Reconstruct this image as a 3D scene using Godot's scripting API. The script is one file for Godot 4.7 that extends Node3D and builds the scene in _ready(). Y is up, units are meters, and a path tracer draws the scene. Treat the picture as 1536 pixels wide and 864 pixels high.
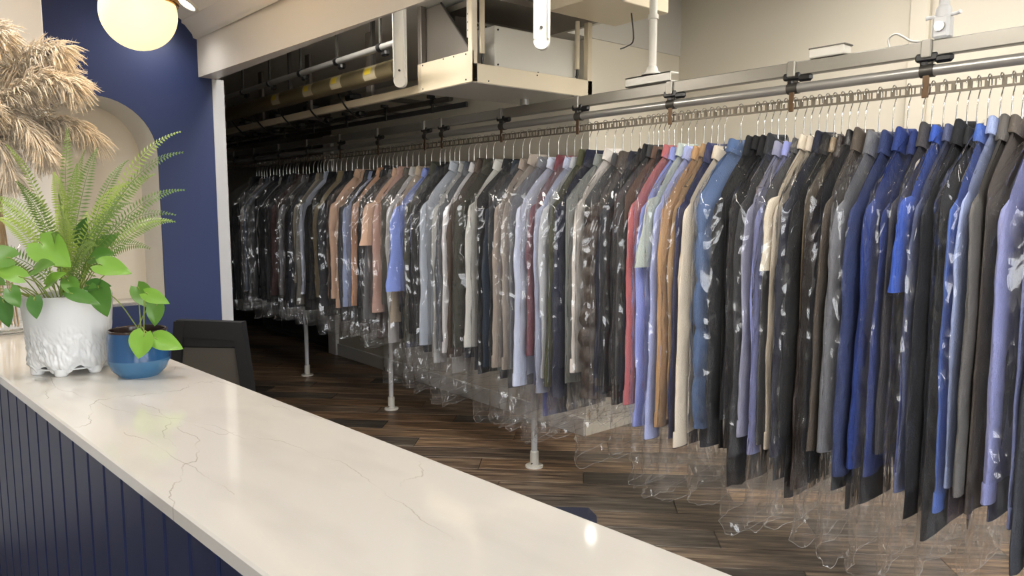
extends Node3D
# A dry cleaner's counter and garment conveyor. World: -z runs along the conveyor away from the camera, +x from the lobby to the back wall, metres.

const RAIL_X := 2.80
const CAM_RIGHT := Vector3(0.766, 0, 0.643)
const CAM_FORWARD := Vector3(0.643, 0, -0.766)

var rng := RandomNumberGenerator.new()
var noise := FastNoiseLite.new()
var names := {}
var M := {}


# ---------------------------------------------------------------- mesh builder
class MB:
	var v := PackedVector3Array()
	var n := PackedVector3Array()
	var uv := PackedVector2Array()
	var ix := PackedInt32Array()

	func patch(pv: PackedVector3Array, pi: PackedInt32Array, pu := PackedVector2Array()) -> MB:
		var base := v.size()
		var pn := PackedVector3Array()
		pn.resize(pv.size())
		for k in range(0, pi.size(), 3):
			var a := pv[pi[k]]
			var fn := (pv[pi[k + 2]] - a).cross(pv[pi[k + 1]] - a)
			pn[pi[k]] += fn
			pn[pi[k + 1]] += fn
			pn[pi[k + 2]] += fn
		for k in pn.size():
			pn[k] = pn[k].normalized() if pn[k].length_squared() > 1e-24 else Vector3.UP
		v.append_array(pv)
		n.append_array(pn)
		if pu.size() == pv.size():
			uv.append_array(pu)
		else:
			var z := PackedVector2Array()
			z.resize(pv.size())
			uv.append_array(z)
		for k in pi:
			ix.append(base + k)
		return self

	func quad(a: Vector3, b: Vector3, c: Vector3, d: Vector3) -> MB:
		return patch(PackedVector3Array([a, b, c, d]), PackedInt32Array([0, 1, 2, 0, 2, 3]), PackedVector2Array([Vector2(0, 0), Vector2(1, 0), Vector2(1, 1), Vector2(0, 1)]))

	func tri(a: Vector3, b: Vector3, c: Vector3) -> MB:
		return patch(PackedVector3Array([a, b, c]), PackedInt32Array([0, 1, 2]))

	# a box with chamfered edges
	func box(c: Vector3, s: Vector3, bev := 0.0, b := Basis()) -> MB:
		var h := s * 0.5
		bev = minf(bev, minf(h.x, minf(h.y, h.z)) * 0.9)
		if bev <= 0.0:
			for f in [[0, 1], [0, -1], [1, 1], [1, -1], [2, 1], [2, -1]]:
				var ax: int = f[0]
				var sg: float = f[1]
				var q := []
				for w in [[-1, -1], [1, -1], [1, 1], [-1, 1]]:
					var p := Vector3.ZERO
					p[ax] = h[ax] * sg
					p[(ax + 1) % 3] = h[(ax + 1) % 3] * w[0]
					p[(ax + 2) % 3] = h[(ax + 2) % 3] * w[1]
					q.append(c + b * p)
				if sg > 0:
					quad(q[0], q[3], q[2], q[1])
				else:
					quad(q[0], q[1], q[2], q[3])
			return self
		# P(s, ax): corner s, vertex on face ax
		var P := func(sx: float, sy: float, sz: float, ax: int) -> Vector3:
			var p := Vector3(sx * (h.x - bev), sy * (h.y - bev), sz * (h.z - bev))
			p[ax] = [sx, sy, sz][ax] * h[ax]
			return c + b * p
		for ax in 3:
			for sg in [-1.0, 1.0]:
				var q := []
				for w in [[-1.0, -1.0], [1.0, -1.0], [1.0, 1.0], [-1.0, 1.0]]:
					var s3 := Vector3.ZERO
					s3[ax] = sg
					s3[(ax + 1) % 3] = w[0]
					s3[(ax + 2) % 3] = w[1]
					q.append(P.call(s3.x, s3.y, s3.z, ax))
				if sg > 0:
					quad(q[0], q[3], q[2], q[1])
				else:
					quad(q[0], q[1], q[2], q[3])
		for ax in 3:
			var a1 := (ax + 1) % 3
			var a2 := (ax + 2) % 3
			for s1 in [-1.0, 1.0]:
				for s2 in [-1.0, 1.0]:
					var lo := Vector3.ZERO
					lo[ax] = -1.0
					lo[a1] = s1
					lo[a2] = s2
					var hi := lo
					hi[ax] = 1.0
					var q0: Vector3 = P.call(lo.x, lo.y, lo.z, a1)
					var q1: Vector3 = P.call(hi.x, hi.y, hi.z, a1)
					var q2: Vector3 = P.call(hi.x, hi.y, hi.z, a2)
					var q3: Vector3 = P.call(lo.x, lo.y, lo.z, a2)
					if s1 * s2 > 0:
						quad(q0, q1, q2, q3)
					else:
						quad(q0, q3, q2, q1)
		for sx in [-1.0, 1.0]:
			for sy in [-1.0, 1.0]:
				for sz in [-1.0, 1.0]:
					var t0: Vector3 = P.call(sx, sy, sz, 0)
					var t1: Vector3 = P.call(sx, sy, sz, 1)
					var t2: Vector3 = P.call(sx, sy, sz, 2)
					if sx * sy * sz > 0:
						tri(t0, t2, t1)
					else:
						tri(t0, t1, t2)
		return self

	func span(a: Vector3, b: Vector3, bev := 0.0) -> MB:
		return box((a + b) * 0.5, (b - a).abs(), bev)

	func tube(pts: Array, r, seg := 8, caps := true) -> MB:
		var pv := PackedVector3Array()
		var pu := PackedVector2Array()
		var pi := PackedInt32Array()
		var m := pts.size()
		var t0: Vector3 = (pts[1] - pts[0]).normalized()
		var side := t0.cross(Vector3.UP)
		if side.length() < 0.1:
			side = t0.cross(Vector3.RIGHT)
		side = side.normalized()
		for k in m:
			var t: Vector3 = (pts[mini(k + 1, m - 1)] - pts[maxi(k - 1, 0)]).normalized()
			side = (side - t * side.dot(t)).normalized()
			var up := t.cross(side)
			var rr: float = r[k] if r is Array else r
			for j in seg:
				var a := TAU * j / seg
				pv.append(pts[k] + (side * cos(a) + up * sin(a)) * rr)
				pu.append(Vector2(float(j) / seg, float(k) / (m - 1)))
		for k in m - 1:
			for j in seg:
				var a := k * seg + j
				var b := k * seg + (j + 1) % seg
				pi.append_array([a, a + seg, b, b, a + seg, b + seg])
		patch(pv, pi, pu)
		if caps:
			for e in [0, m - 1]:
				var cv := PackedVector3Array()
				var ci := PackedInt32Array()
				for j in seg:
					cv.append(pv[e * seg + j])
				for j in seg - 2:
					if e == 0:
						ci.append_array([0, j + 1, j + 2])
					else:
						ci.append_array([0, j + 2, j + 1])
				patch(cv, ci)
		return self

	# profile: Array of Vector2(radius, height); a break in shading where two equal points follow each other
	func lathe(profile: Array, seg := 32, at := Vector3.ZERO, squash := Vector2.ONE) -> MB:
		var runs := []
		var cur := [profile[0]]
		for k in range(1, profile.size()):
			if profile[k].is_equal_approx(profile[k - 1]):
				runs.append(cur)
				cur = [profile[k]]
			else:
				cur.append(profile[k])
		runs.append(cur)
		for run in runs:
			if run.size() < 2:
				continue
			var pv := PackedVector3Array()
			var pu := PackedVector2Array()
			var pi := PackedInt32Array()
			for k in run.size():
				for j in seg:
					var a := TAU * j / seg
					pv.append(at + Vector3(cos(a) * run[k].x * squash.x, run[k].y, sin(a) * run[k].x * squash.y))
					pu.append(Vector2(float(j) / seg, run[k].y))
			for k: int in range(run.size() - 1):
				for j in seg:
					var a := k * seg + j
					var b := k * seg + (j + 1) % seg
					pi.append_array([a, a + seg, b, b, a + seg, b + seg])
			patch(pv, pi, pu)
		return self

	# rows x cols of points given by f(row, col); closed joins the last column to the first
	func grid(rows: int, cols: int, f: Callable, closed := false) -> MB:
		var pv := PackedVector3Array()
		var pu := PackedVector2Array()
		var pi := PackedInt32Array()
		for i in rows:
			for j in cols:
				pv.append(f.call(i, j))
				pu.append(Vector2(float(j) / cols, float(i) / rows))
		var last := cols if closed else cols - 1
		for i in rows - 1:
			for j in last:
				var a := i * cols + j
				var b := i * cols + (j + 1) % cols
				pi.append_array([a, b, a + cols, b, b + cols, a + cols])
		return patch(pv, pi, pu)

	# an upright prism over a polygon in x, y extruded along z (or another frame given by b)
	func prism(poly: PackedVector2Array, z0: float, z1: float, b := Transform3D()) -> MB:
		var m := poly.size()
		var tris := Geometry2D.triangulate_polygon(poly)
		for e in [z0, z1]:
			var pv := PackedVector3Array()
			for p in poly:
				pv.append(b * Vector3(p.x, p.y, e))
			var pi := PackedInt32Array()
			for k in range(0, tris.size(), 3):
				if e == z0:
					pi.append_array([tris[k], tris[k + 1], tris[k + 2]])
				else:
					pi.append_array([tris[k], tris[k + 2], tris[k + 1]])
			patch(pv, pi)
		for k in m:
			var p := poly[k]
			var q := poly[(k + 1) % m]
			quad(b * Vector3(p.x, p.y, z0), b * Vector3(p.x, p.y, z1), b * Vector3(q.x, q.y, z1), b * Vector3(q.x, q.y, z0))
		return self

	func mesh() -> ArrayMesh:
		var a := []
		a.resize(Mesh.ARRAY_MAX)
		a[Mesh.ARRAY_VERTEX] = v
		a[Mesh.ARRAY_NORMAL] = n
		a[Mesh.ARRAY_TEX_UV] = uv
		a[Mesh.ARRAY_INDEX] = ix
		var am := ArrayMesh.new()
		am.add_surface_from_arrays(Mesh.PRIMITIVE_TRIANGLES, a)
		return am


# ---------------------------------------------------------------- scene helpers
func numbered(called: String) -> String:
	var k: int = names.get(called, 0)
	names[called] = k + 1
	return called if k == 0 else "%s_%03d" % [called, k]


func thing(called: String, label: String, category: String, at := Vector3.ZERO, turn := 0.0, group := "") -> Node3D:
	var o := Node3D.new()
	o.name = numbered(called)
	add_child(o)
	o.position = at
	o.rotation.y = turn
	o.set_meta("label", label)
	o.set_meta("category", category)
	if group:
		o.set_meta("group", group)
	return o


func obj(called: String, mesh: Mesh, material: Material, parent: Node, at := Vector3.ZERO) -> MeshInstance3D:
	var o := MeshInstance3D.new()
	o.name = called if parent != self else numbered(called)
	o.mesh = mesh
	o.material_override = material
	parent.add_child(o, true)
	o.position = at
	return o


func structure(called: String, mesh: Mesh, material: Material, at := Vector3.ZERO) -> MeshInstance3D:
	var o := obj(called, mesh, material, self, at)
	o.set_meta("kind", "structure")
	return o


func mat(hex: String, rough := 0.6, metal := 0.0) -> StandardMaterial3D:
	var m := StandardMaterial3D.new()
	m.albedo_color = Color(hex)
	m.roughness = rough
	m.metallic = metal
	return m


func noise_texture(freq: float, kind: int, fractal: int, octaves: int, side := 512, sd := 1) -> NoiseTexture2D:
	var f := FastNoiseLite.new()
	f.seed = sd
	f.noise_type = kind
	f.frequency = freq
	f.fractal_type = fractal
	f.fractal_octaves = octaves
	var t := NoiseTexture2D.new()
	t.width = side
	t.height = side
	t.seamless = true
	t.noise = f
	return t


func relief(m: StandardMaterial3D, t: Texture2D, cm: float, scale: Vector3) -> StandardMaterial3D:
	m.heightmap_enabled = true
	m.heightmap_texture = t
	m.heightmap_scale = cm
	m.uv1_triplanar = true
	m.uv1_world_triplanar = true
	m.uv1_scale = scale
	return m


func curve(pts: Array, count: int) -> Array:
	# a smooth line through the points
	var out := []
	var m := pts.size()
	for k in count:
		var s := float(k) / (count - 1) * (m - 1)
		var i := mini(int(s), m - 2)
		var f := s - i
		var p0: Vector3 = pts[maxi(i - 1, 0)]
		var p1: Vector3 = pts[i]
		var p2: Vector3 = pts[i + 1]
		var p3: Vector3 = pts[mini(i + 2, m - 1)]
		out.append(p1.cubic_interpolate(p2, p0, p3, f))
	return out


func across(r: float, u: float, f: float) -> Vector3:
	# a step to the right, up and away from where the visitor stands
	return CAM_RIGHT * r + Vector3.UP * u + CAM_FORWARD * f


func area_light(called: String, at: Vector3, size: Vector2, color: Color, energy: float, down := Vector3.DOWN) -> AreaLight3D:
	var l := AreaLight3D.new()
	l.name = called
	add_child(l)
	l.position = at
	l.look_at_from_position(at, at + down, Vector3.FORWARD if absf(down.y) > 0.9 else Vector3.UP)
	l.area_size = size
	l.light_color = color
	l.light_energy = energy
	l.set("area_range", 14.0)
	l.set("area_attenuation", 2.0)
	l.shadow_enabled = true
	return l


# kind, cloth colour, trousers colour, place along the rail, cuff or hem height, bag bottom, room to the neighbours, label
const GARMENTS := [
	["shirt", "6b655e", "", -7.240, 0.651, 0.521, 0.053, "taupe grey long-sleeved shirt in clear bag, nearest the white post"],
	["jacket", "3c3d40", "", -7.175, 0.689, 0.559, 0.048, "graphite jacket in clear bag between taupe grey shirt and black jacket"],
	["jacket", "17181b", "", -7.111, 0.620, 0.490, 0.048, "black jacket in clear bag between graphite jacket and black long garment"],
	["dress", "15161a", "", -7.048, 0.678, 0.548, 0.048, "black long garment in clear bag between black jacket and taupe shirt"],
	["shirt", "7a7068", "1a1a20", -6.985, 0.715, 0.560, 0.053, "taupe long-sleeved shirt in clear bag between black long garment and charcoal long garment"],
	["dress", "333539", "", -6.904, 0.702, 0.560, 0.048, "charcoal long garment in clear bag between taupe shirt and slate blue shirt"],
	["shirt", "6f7a8c", "15161c", -6.824, 0.739, 0.560, 0.053, "slate blue long-sleeved shirt in clear bag between charcoal long garment and smoke grey shirt"],
	["shirt", "6a6c70", "", -6.751, 0.682, 0.552, 0.053, "smoke grey long-sleeved shirt in clear bag between slate blue shirt and black long garment"],
	["dress", "101114", "", -6.679, 0.661, 0.531, 0.048, "black long garment in clear bag between smoke grey shirt and navy long garment"],
	["dress", "20242f", "", -6.601, 0.675, 0.545, 0.048, "navy long garment in clear bag between black long garment and light grey shirt"],
	["shirt", "9a9a98", "1b1c22", -6.524, 0.735, 0.560, 0.053, "light grey long-sleeved shirt in clear bag between navy long garment and black jacket"],
	["jacket", "141519", "", -6.451, 0.702, 0.560, 0.048, "black jacket in clear bag between light grey shirt and black jacket"],
	["jacket", "121316", "", -6.379, 0.670, 0.540, 0.048, "black jacket in clear bag between black jacket and slate jacket"],
	["jacket", "4a4f58", "", -6.325, 0.743, 0.560, 0.048, "slate jacket in clear bag between black jacket and charcoal jacket"],
	["jacket", "3a3a3c", "", -6.272, 0.700, 0.560, 0.048, "charcoal jacket in clear bag between slate jacket and maroon shirt"],
	["shirt", "432b2a", "141418", -6.172, 0.747, 0.560, 0.053, "maroon long-sleeved shirt in clear bag between charcoal jacket and brown jacket"],
	["jacket", "4a403a", "", -6.110, 0.734, 0.560, 0.048, "brown jacket in clear bag between maroon shirt and grey shirt"],
	["shirt", "86858a", "17181c", -6.047, 0.773, 0.560, 0.053, "grey long-sleeved shirt in clear bag between brown jacket and iron grey long garment"],
	["dress", "44464a", "", -5.965, 0.731, 0.560, 0.048, "iron grey long garment in clear bag between grey shirt and black coat"],
	["coat", "0e0f12", "", -5.883, 0.685, 0.555, 0.048, "black long coat in clear bag between iron grey long garment and midnight blue jacket"],
	["jacket", "1b2030", "", -5.827, 0.688, 0.558, 0.048, "midnight blue jacket in clear bag between black coat and beige shirt"],
	["shirt", "a89e8c", "1c1c20", -5.771, 0.892, 0.560, 0.053, "beige long-sleeved shirt in clear bag between midnight blue jacket and stone grey shirt"],
	["shirt", "77756f", "", -5.696, 0.713, 0.560, 0.053, "stone grey long-sleeved shirt in clear bag between beige shirt and pale blue shirt"],
	["shirt", "aab2c4", "171a26", -5.621, 0.806, 0.560, 0.053, "pale blue long-sleeved shirt in clear bag between stone grey shirt and coal black jacket"],
	["jacket", "17181c", "", -5.541, 0.692, 0.560, 0.048, "coal black jacket in clear bag between pale blue shirt and black jacket"],
	["jacket", "1a1b1f", "", -5.461, 0.811, 0.560, 0.048, "black jacket in clear bag between coal black jacket and khaki jacket"],
	["jacket", "85785c", "1a1b20", -5.376, 0.811, 0.560, 0.048, "khaki jacket in clear bag between black jacket and navy jacket"],
	["jacket", "23262f", "", -5.277, 0.760, 0.560, 0.048, "navy jacket in clear bag between khaki jacket and charcoal long garment"],
	["dress", "38393d", "", -5.196, 0.802, 0.560, 0.048, "charcoal long garment in clear bag between navy jacket and peach shirt"],
	["shirt", "d3b39c", "1d2030", -5.103, 0.819, 0.560, 0.053, "peach long-sleeved shirt in clear bag between charcoal long garment and apricot shirt"],
	["shirt", "bfa08a", "", -5.001, 0.775, 0.560, 0.053, "apricot long-sleeved shirt in clear bag between peach shirt and graphite jacket"],
	["jacket", "3c3d40", "", -4.945, 0.684, 0.554, 0.048, "graphite jacket in clear bag between apricot shirt and sky blue shirt"],
	["shirt", "94a2c8", "22232b", -4.889, 0.807, 0.560, 0.053, "sky blue long-sleeved shirt in clear bag between graphite jacket and black long garment"],
	["dress", "15161a", "", -4.829, 0.678, 0.548, 0.048, "black long garment in clear bag between sky blue shirt and orange shirt"],
	["shirt", "c99b7e", "a9a7a4", -4.770, 0.803, 0.560, 0.053, "orange long-sleeved shirt in clear bag between black long garment and charcoal long garment"],
	["dress", "333539", "", -4.717, 0.687, 0.557, 0.048, "charcoal long garment in clear bag between orange shirt and black jacket"],
	["jacket", "121419", "", -4.665, 0.790, 0.560, 0.048, "black jacket in clear bag between charcoal long garment and smoke grey shirt"],
	["shirt", "6a6c70", "", -4.608, 0.744, 0.560, 0.053, "smoke grey long-sleeved shirt in clear bag between black jacket and peach top"],
	["polo", "d8b69e", "4c3b33", -4.551, 1.256, 0.560, 0.048, "peach short-sleeved top in clear bag between smoke grey shirt and rose pink shirt"],
	["shirt", "bb9a90", "", -4.479, 0.787, 0.330, 0.053, "rose pink long-sleeved shirt in clear bag between peach top and grey long garment"],
	["dress", "5b5853", "", -4.402, 0.863, 0.330, 0.048, "grey long garment in clear bag between rose pink shirt and white shirt"],
	["shirt", "b9babd", "", -4.327, 0.601, 0.330, 0.053, "white long-sleeved shirt in clear bag between grey long garment and beige shirt"],
	["shirt", "a79a89", "2a2a30", -4.247, 0.749, 0.330, 0.053, "beige long-sleeved shirt in clear bag between white shirt and cornflower blue top"],
	["polo", "7f92d6", "34395c", -4.169, 0.985, 0.330, 0.048, "cornflower blue short-sleeved top in clear bag between beige shirt and olive jacket"],
	["jacket", "3f4038", "", -4.071, 0.627, 0.330, 0.048, "olive jacket in clear bag between cornflower blue top and navy long garment"],
	["dress", "20242f", "", -4.016, 0.656, 0.330, 0.048, "navy long garment in clear bag between olive jacket and black jacket"],
	["jacket", "0d0e12", "13182a", -3.960, 0.723, 0.330, 0.048, "black jacket in clear bag between navy long garment and black jacket"],
	["jacket", "141519", "", -3.907, 0.655, 0.330, 0.048, "black jacket in clear bag between black jacket and silver blue shirt"],
	["shirt", "a2abb8", "9c9a98", -3.854, 0.638, 0.330, 0.053, "silver blue long-sleeved shirt in clear bag between black jacket and silver grey shirt"],
	["shirt", "a3a5a6", "", -3.755, 0.554, 0.330, 0.053, "silver grey long-sleeved shirt in clear bag between silver blue shirt and slate jacket"],
	["jacket", "4a4f58", "", -3.701, 0.654, 0.330, 0.048, "slate jacket in clear bag between silver grey shirt and white shirt"],
	["shirt", "d3d3d8", "a5a4a2", -3.646, 0.639, 0.330, 0.053, "white long-sleeved shirt in clear bag between slate jacket and brown jacket"],
	["jacket", "4a403a", "", -3.578, 0.605, 0.330, 0.048, "brown jacket in clear bag between white shirt and dark olive jacket"],
	["jacket", "37382f", "181d2c", -3.510, 0.687, 0.330, 0.048, "dark olive jacket in clear bag between brown jacket and off white shirt"],
	["shirt", "c4c5c2", "141825", -3.410, 0.702, 0.330, 0.053, "off white long-sleeved shirt in clear bag between dark olive jacket and black long garment"],
	["dress", "15171d", "", -3.325, 0.561, 0.330, 0.048, "black long garment in clear bag between off white shirt and teal navy jacket"],
	["jacket", "232d3a", "", -3.242, 0.637, 0.330, 0.048, "teal navy jacket in clear bag between black long garment and striped taupe shirt"],
	["shirt", "9c9189", "17171b", -3.181, 0.630, 0.330, 0.053, "striped taupe long-sleeved shirt in clear bag between teal navy jacket and taupe shirt"],
	["shirt", "a39a92", "121215", -3.100, 0.607, 0.330, 0.053, "taupe long-sleeved shirt in clear bag between striped taupe shirt and grey long garment"],
	["dress", "6e7078", "", -3.025, 0.649, 0.330, 0.048, "grey long garment in clear bag between taupe shirt and pale blue shirt"],
	["shirt", "c2cbe2", "", -2.946, 0.578, 0.330, 0.053, "pale blue long-sleeved shirt in clear bag between grey long garment and burgundy jacket"],
	["jacket", "6d3540", "4a548e", -2.881, 0.745, 0.330, 0.048, "burgundy jacket in clear bag between pale blue shirt and blue shirt"],
	["shirt", "b0b9d6", "4d58a0", -2.823, 0.565, 0.330, 0.052, "blue long-sleeved shirt in clear bag between burgundy jacket and pale grey shirt"],
	["shirt", "b6bac2", "", -2.771, 0.655, 0.330, 0.052, "pale grey long-sleeved shirt in clear bag between blue shirt and olive jacket"],
	["jacket", "4a4c36", "131a33", -2.715, 0.594, 0.330, 0.048, "olive jacket in clear bag between pale grey shirt and navy jacket"],
	["jacket", "0f1630", "", -2.665, 0.554, 0.330, 0.048, "navy jacket in clear bag between olive jacket and silver long garment"],
	["dress", "7f8585", "20252e", -2.602, 0.650, 0.330, 0.048, "silver long garment in clear bag between navy jacket and white shirt"],
	["shirt", "dcd7d2", "", -2.541, 0.695, 0.330, 0.053, "white long-sleeved shirt in clear bag between silver long garment and iron grey long garment"],
	["dress", "44464a", "", -2.486, 0.615, 0.330, 0.048, "iron grey long garment in clear bag between white shirt and black puffer"],
	["puffer", "3a3029", "", -2.431, 0.643, 0.270, 0.100, "black puffer coat in clear bag between iron grey long garment and midnight blue jacket"],
	["jacket", "1b2030", "", -2.377, 0.640, 0.270, 0.048, "midnight blue jacket in clear bag between black puffer and black coat"],
	["coat", "0d0d10", "", -2.324, 0.589, 0.270, 0.030, "black long coat in clear bag between midnight blue jacket and black jacket"],
	["jacket", "16171a", "", -2.294, 0.673, 0.270, 0.030, "black jacket in clear bag between black coat and charcoal long garment"],
	["dress", "3c3d3f", "", -2.265, 0.683, 0.270, 0.030, "charcoal long garment in clear bag between black jacket and brown long garment"],
	["dress", "5f4a40", "", -2.235, 0.758, 0.270, 0.030, "brown long garment in clear bag between charcoal long garment and black jacket"],
	["jacket", "131418", "", -2.205, 0.696, 0.270, 0.030, "black jacket in clear bag between brown long garment and dusty rose shirt"],
	["shirt", "b3686a", "16181d", -2.173, 0.612, 0.270, 0.032, "dusty rose long-sleeved shirt in clear bag between black jacket and periwinkle shirt"],
	["shirt", "8f9bdc", "", -2.132, 0.528, 0.270, 0.038, "periwinkle long-sleeved shirt in clear bag between dusty rose shirt and pale mint top"],
	["polo", "b3beb8", "", -2.094, 1.244, 0.270, 0.038, "pale mint short-sleeved top in clear bag between periwinkle shirt and pale periwinkle shirt"],
	["shirt", "a3aede", "", -2.056, 0.492, 0.270, 0.038, "pale periwinkle long-sleeved shirt in clear bag between pale mint top and tan shirt"],
	["shirt", "b5916a", "", -2.010, 0.563, 0.270, 0.041, "tan long-sleeved shirt in clear bag between pale periwinkle shirt and camel shirt"],
	["shirt", "a0825f", "23284a", -1.969, 0.599, 0.270, 0.032, "camel long-sleeved shirt in clear bag between tan shirt and navy pinstripe jacket"],
	["jacket", "2b3157", "", -1.937, 0.525, 0.270, 0.032, "navy pinstripe jacket in clear bag between camel shirt and cream shirt"],
	["shirt", "d3c8b6", "", -1.904, 0.511, 0.270, 0.033, "cream long-sleeved shirt in clear bag between navy pinstripe jacket and steel blue quilted vest"],
	["quilt", "4d658e", "161b2c", -1.824, 0.580, 0.270, 0.100, "steel blue quilted vest in clear bag between cream shirt and black jacket"],
	["jacket", "101217", "", -1.745, 0.539, 0.270, 0.032, "black jacket in clear bag between steel blue quilted vest and black long garment"],
	["dress", "0c0d11", "", -1.713, 0.507, 0.270, 0.032, "black long garment in clear bag between black jacket and black coat"],
	["coat", "0a0b10", "", -1.680, 0.357, 0.237, 0.030, "black long coat in clear bag between black long garment and charcoal jacket"],
	["jacket", "25272c", "", -1.650, 0.507, 0.270, 0.030, "charcoal jacket in clear bag between black coat and lavender grey shirt"],
	["shirt", "8d8fa5", "13151e", -1.618, 0.619, 0.270, 0.032, "lavender grey long-sleeved shirt in clear bag between charcoal jacket and lavender blue shirt"],
	["shirt", "8a92cc", "", -1.577, 0.560, 0.270, 0.038, "lavender blue long-sleeved shirt in clear bag between lavender grey shirt and grey long garment"],
	["dress", "4b4c50", "", -1.539, 0.593, 0.270, 0.030, "grey long garment in clear bag between lavender blue shirt and cream top"],
	["polo", "c8bfae", "cdc9cf", -1.510, 1.273, 0.270, 0.030, "cream short-sleeved top in clear bag between grey long garment and cream shirt"],
	["shirt", "c2b8a8", "14161d", -1.477, 0.595, 0.270, 0.032, "cream long-sleeved shirt in clear bag between cream top and navy jacket"],
	["jacket", "12172a", "", -1.445, 0.563, 0.270, 0.030, "navy jacket in clear bag between cream shirt and black coat"],
	["coat", "0b0c10", "", -1.416, 0.406, 0.270, 0.030, "black long coat in clear bag between navy jacket and khaki long garment"],
	["dress", "7b6d58", "", -1.386, 0.497, 0.270, 0.030, "khaki long garment in clear bag between black coat and dark brown leather jacket"],
	["jacket", "2a211c", "", -1.357, 0.481, 0.270, 0.030, "dark brown leather jacket in clear bag between khaki long garment and black long garment"],
	["dress", "16171a", "", -1.327, 0.491, 0.270, 0.030, "black long garment in clear bag between dark brown leather jacket and taupe jacket"],
	["jacket", "4c443c", "15161a", -1.297, 0.628, 0.270, 0.030, "taupe jacket in clear bag between black long garment and grey jacket"],
	["jacket", "66686e", "101218", -1.248, 0.647, 0.270, 0.050, "grey jacket in clear bag between taupe jacket and dark blue jacket"],
	["jacket", "22305a", "111318", -1.198, 0.574, 0.270, 0.048, "dark blue jacket in clear bag between grey jacket and royal blue jacket"],
	["jacket", "1b3272", "0e0f14", -1.148, 0.604, 0.270, 0.050, "royal blue jacket in clear bag between dark blue jacket and deep blue jacket"],
	["jacket", "182c66", "", -1.098, 0.607, 0.270, 0.030, "deep blue jacket in clear bag between royal blue jacket and charcoal jacket"],
	["jacket", "3b3a3e", "", -1.068, 0.668, 0.270, 0.030, "charcoal jacket in clear bag between deep blue jacket and bright blue top"],
	["polo", "2f50a8", "6470c0", -1.031, 1.237, 0.270, 0.038, "bright blue short-sleeved top in clear bag between charcoal jacket and slate blue shirt"],
	["shirt", "4a5273", "20232c", -0.990, 0.567, 0.270, 0.032, "slate blue long-sleeved shirt in clear bag between bright blue top and black jacket"],
	["jacket", "16181d", "", -0.958, 0.574, 0.270, 0.030, "black jacket in clear bag between slate blue shirt and black long garment"],
	["dress", "1b1e22", "", -0.928, 0.432, 0.270, 0.030, "black long garment in clear bag between black jacket and blue shirt"],
	["shirt", "4465b4", "", -0.896, 0.530, 0.270, 0.032, "blue long-sleeved shirt in clear bag between black long garment and pale blue shirt"],
	["shirt", "98a8d4", "59505c", -0.861, 0.609, 0.270, 0.032, "pale blue long-sleeved shirt in clear bag between blue shirt and grey jacket"],
	["jacket", "5c5a58", "", -0.828, 0.598, 0.270, 0.030, "grey jacket in clear bag between pale blue shirt and taupe long garment"],
	["dress", "5b544e", "", -0.799, 0.534, 0.270, 0.030, "taupe long garment in clear bag between grey jacket and lavender shirt"],
	["shirt", "8288b8", "3f486e", -0.749, 0.615, 0.270, 0.050, "lavender long-sleeved shirt in clear bag between taupe long garment and periwinkle grey shirt"],
	["shirt", "7b86b6", "", -0.691, 0.557, 0.270, 0.038, "periwinkle grey long-sleeved shirt in clear bag between lavender shirt and charcoal jacket"],
	["jacket", "2c2f36", "", -0.653, 0.414, 0.270, 0.030, "charcoal jacket in clear bag between periwinkle grey shirt and dark grey long garment"],
	["dress", "3a3d42", "", -0.623, 0.469, 0.270, 0.030, "dark grey long garment in clear bag between charcoal jacket and khaki shirt"],
	["shirt", "8b8072", "", -0.591, 0.449, 0.270, 0.032, "khaki long-sleeved shirt in clear bag between dark grey long garment and black jacket"],
	["jacket", "121216", "", -0.558, 0.462, 0.270, 0.032, "black jacket in clear bag hung last by the right edge"],
]


# ---------------------------------------------------------------- scene
func _ready() -> void:
	rng.seed = 7
	noise.seed = 3
	noise.frequency = 1.0
	# camera
	var cam := Camera3D.new()
	cam.name = "camera"
	add_child(cam)
	cam.position = Vector3(0, 1.5, 0)
	cam.rotation = Vector3(deg_to_rad(-6.28), deg_to_rad(-40.0), 0)
	cam.fov = rad_to_deg(2.0 * atan(432.0 / 1109.0))
	cam.near = 0.02
	cam.current = true
	# sky outside the shop window, exposure
	var env := Environment.new()
	var sky := Sky.new()
	var sm := ProceduralSkyMaterial.new()
	sm.sky_top_color = Color(0.78, 0.81, 0.86)
	sm.sky_horizon_color = Color(0.9, 0.9, 0.9)
	sm.ground_bottom_color = Color(0.32, 0.31, 0.3)
	sm.ground_horizon_color = Color(0.5, 0.49, 0.47)
	sky.sky_material = sm
	env.background_mode = Environment.BG_SKY
	env.sky = sky
	env.background_energy_multiplier = 17.0
	env.tonemap_mode = Environment.TONE_MAPPER_LINEAR
	env.tonemap_exposure = 1.0
	env.sdfgi_enabled = true
	env.ssao_enabled = true
	env.ssil_enabled = true
	var we := WorldEnvironment.new()
	we.name = "surroundings"
	we.environment = env
	add_child(we)
	materials()
	lamps()
	room()
	floor_planks()
	counter()
	conveyor()
	upper_conveyor()
	lift_machine()
	garments()
	plants()
	small_things()


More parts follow.
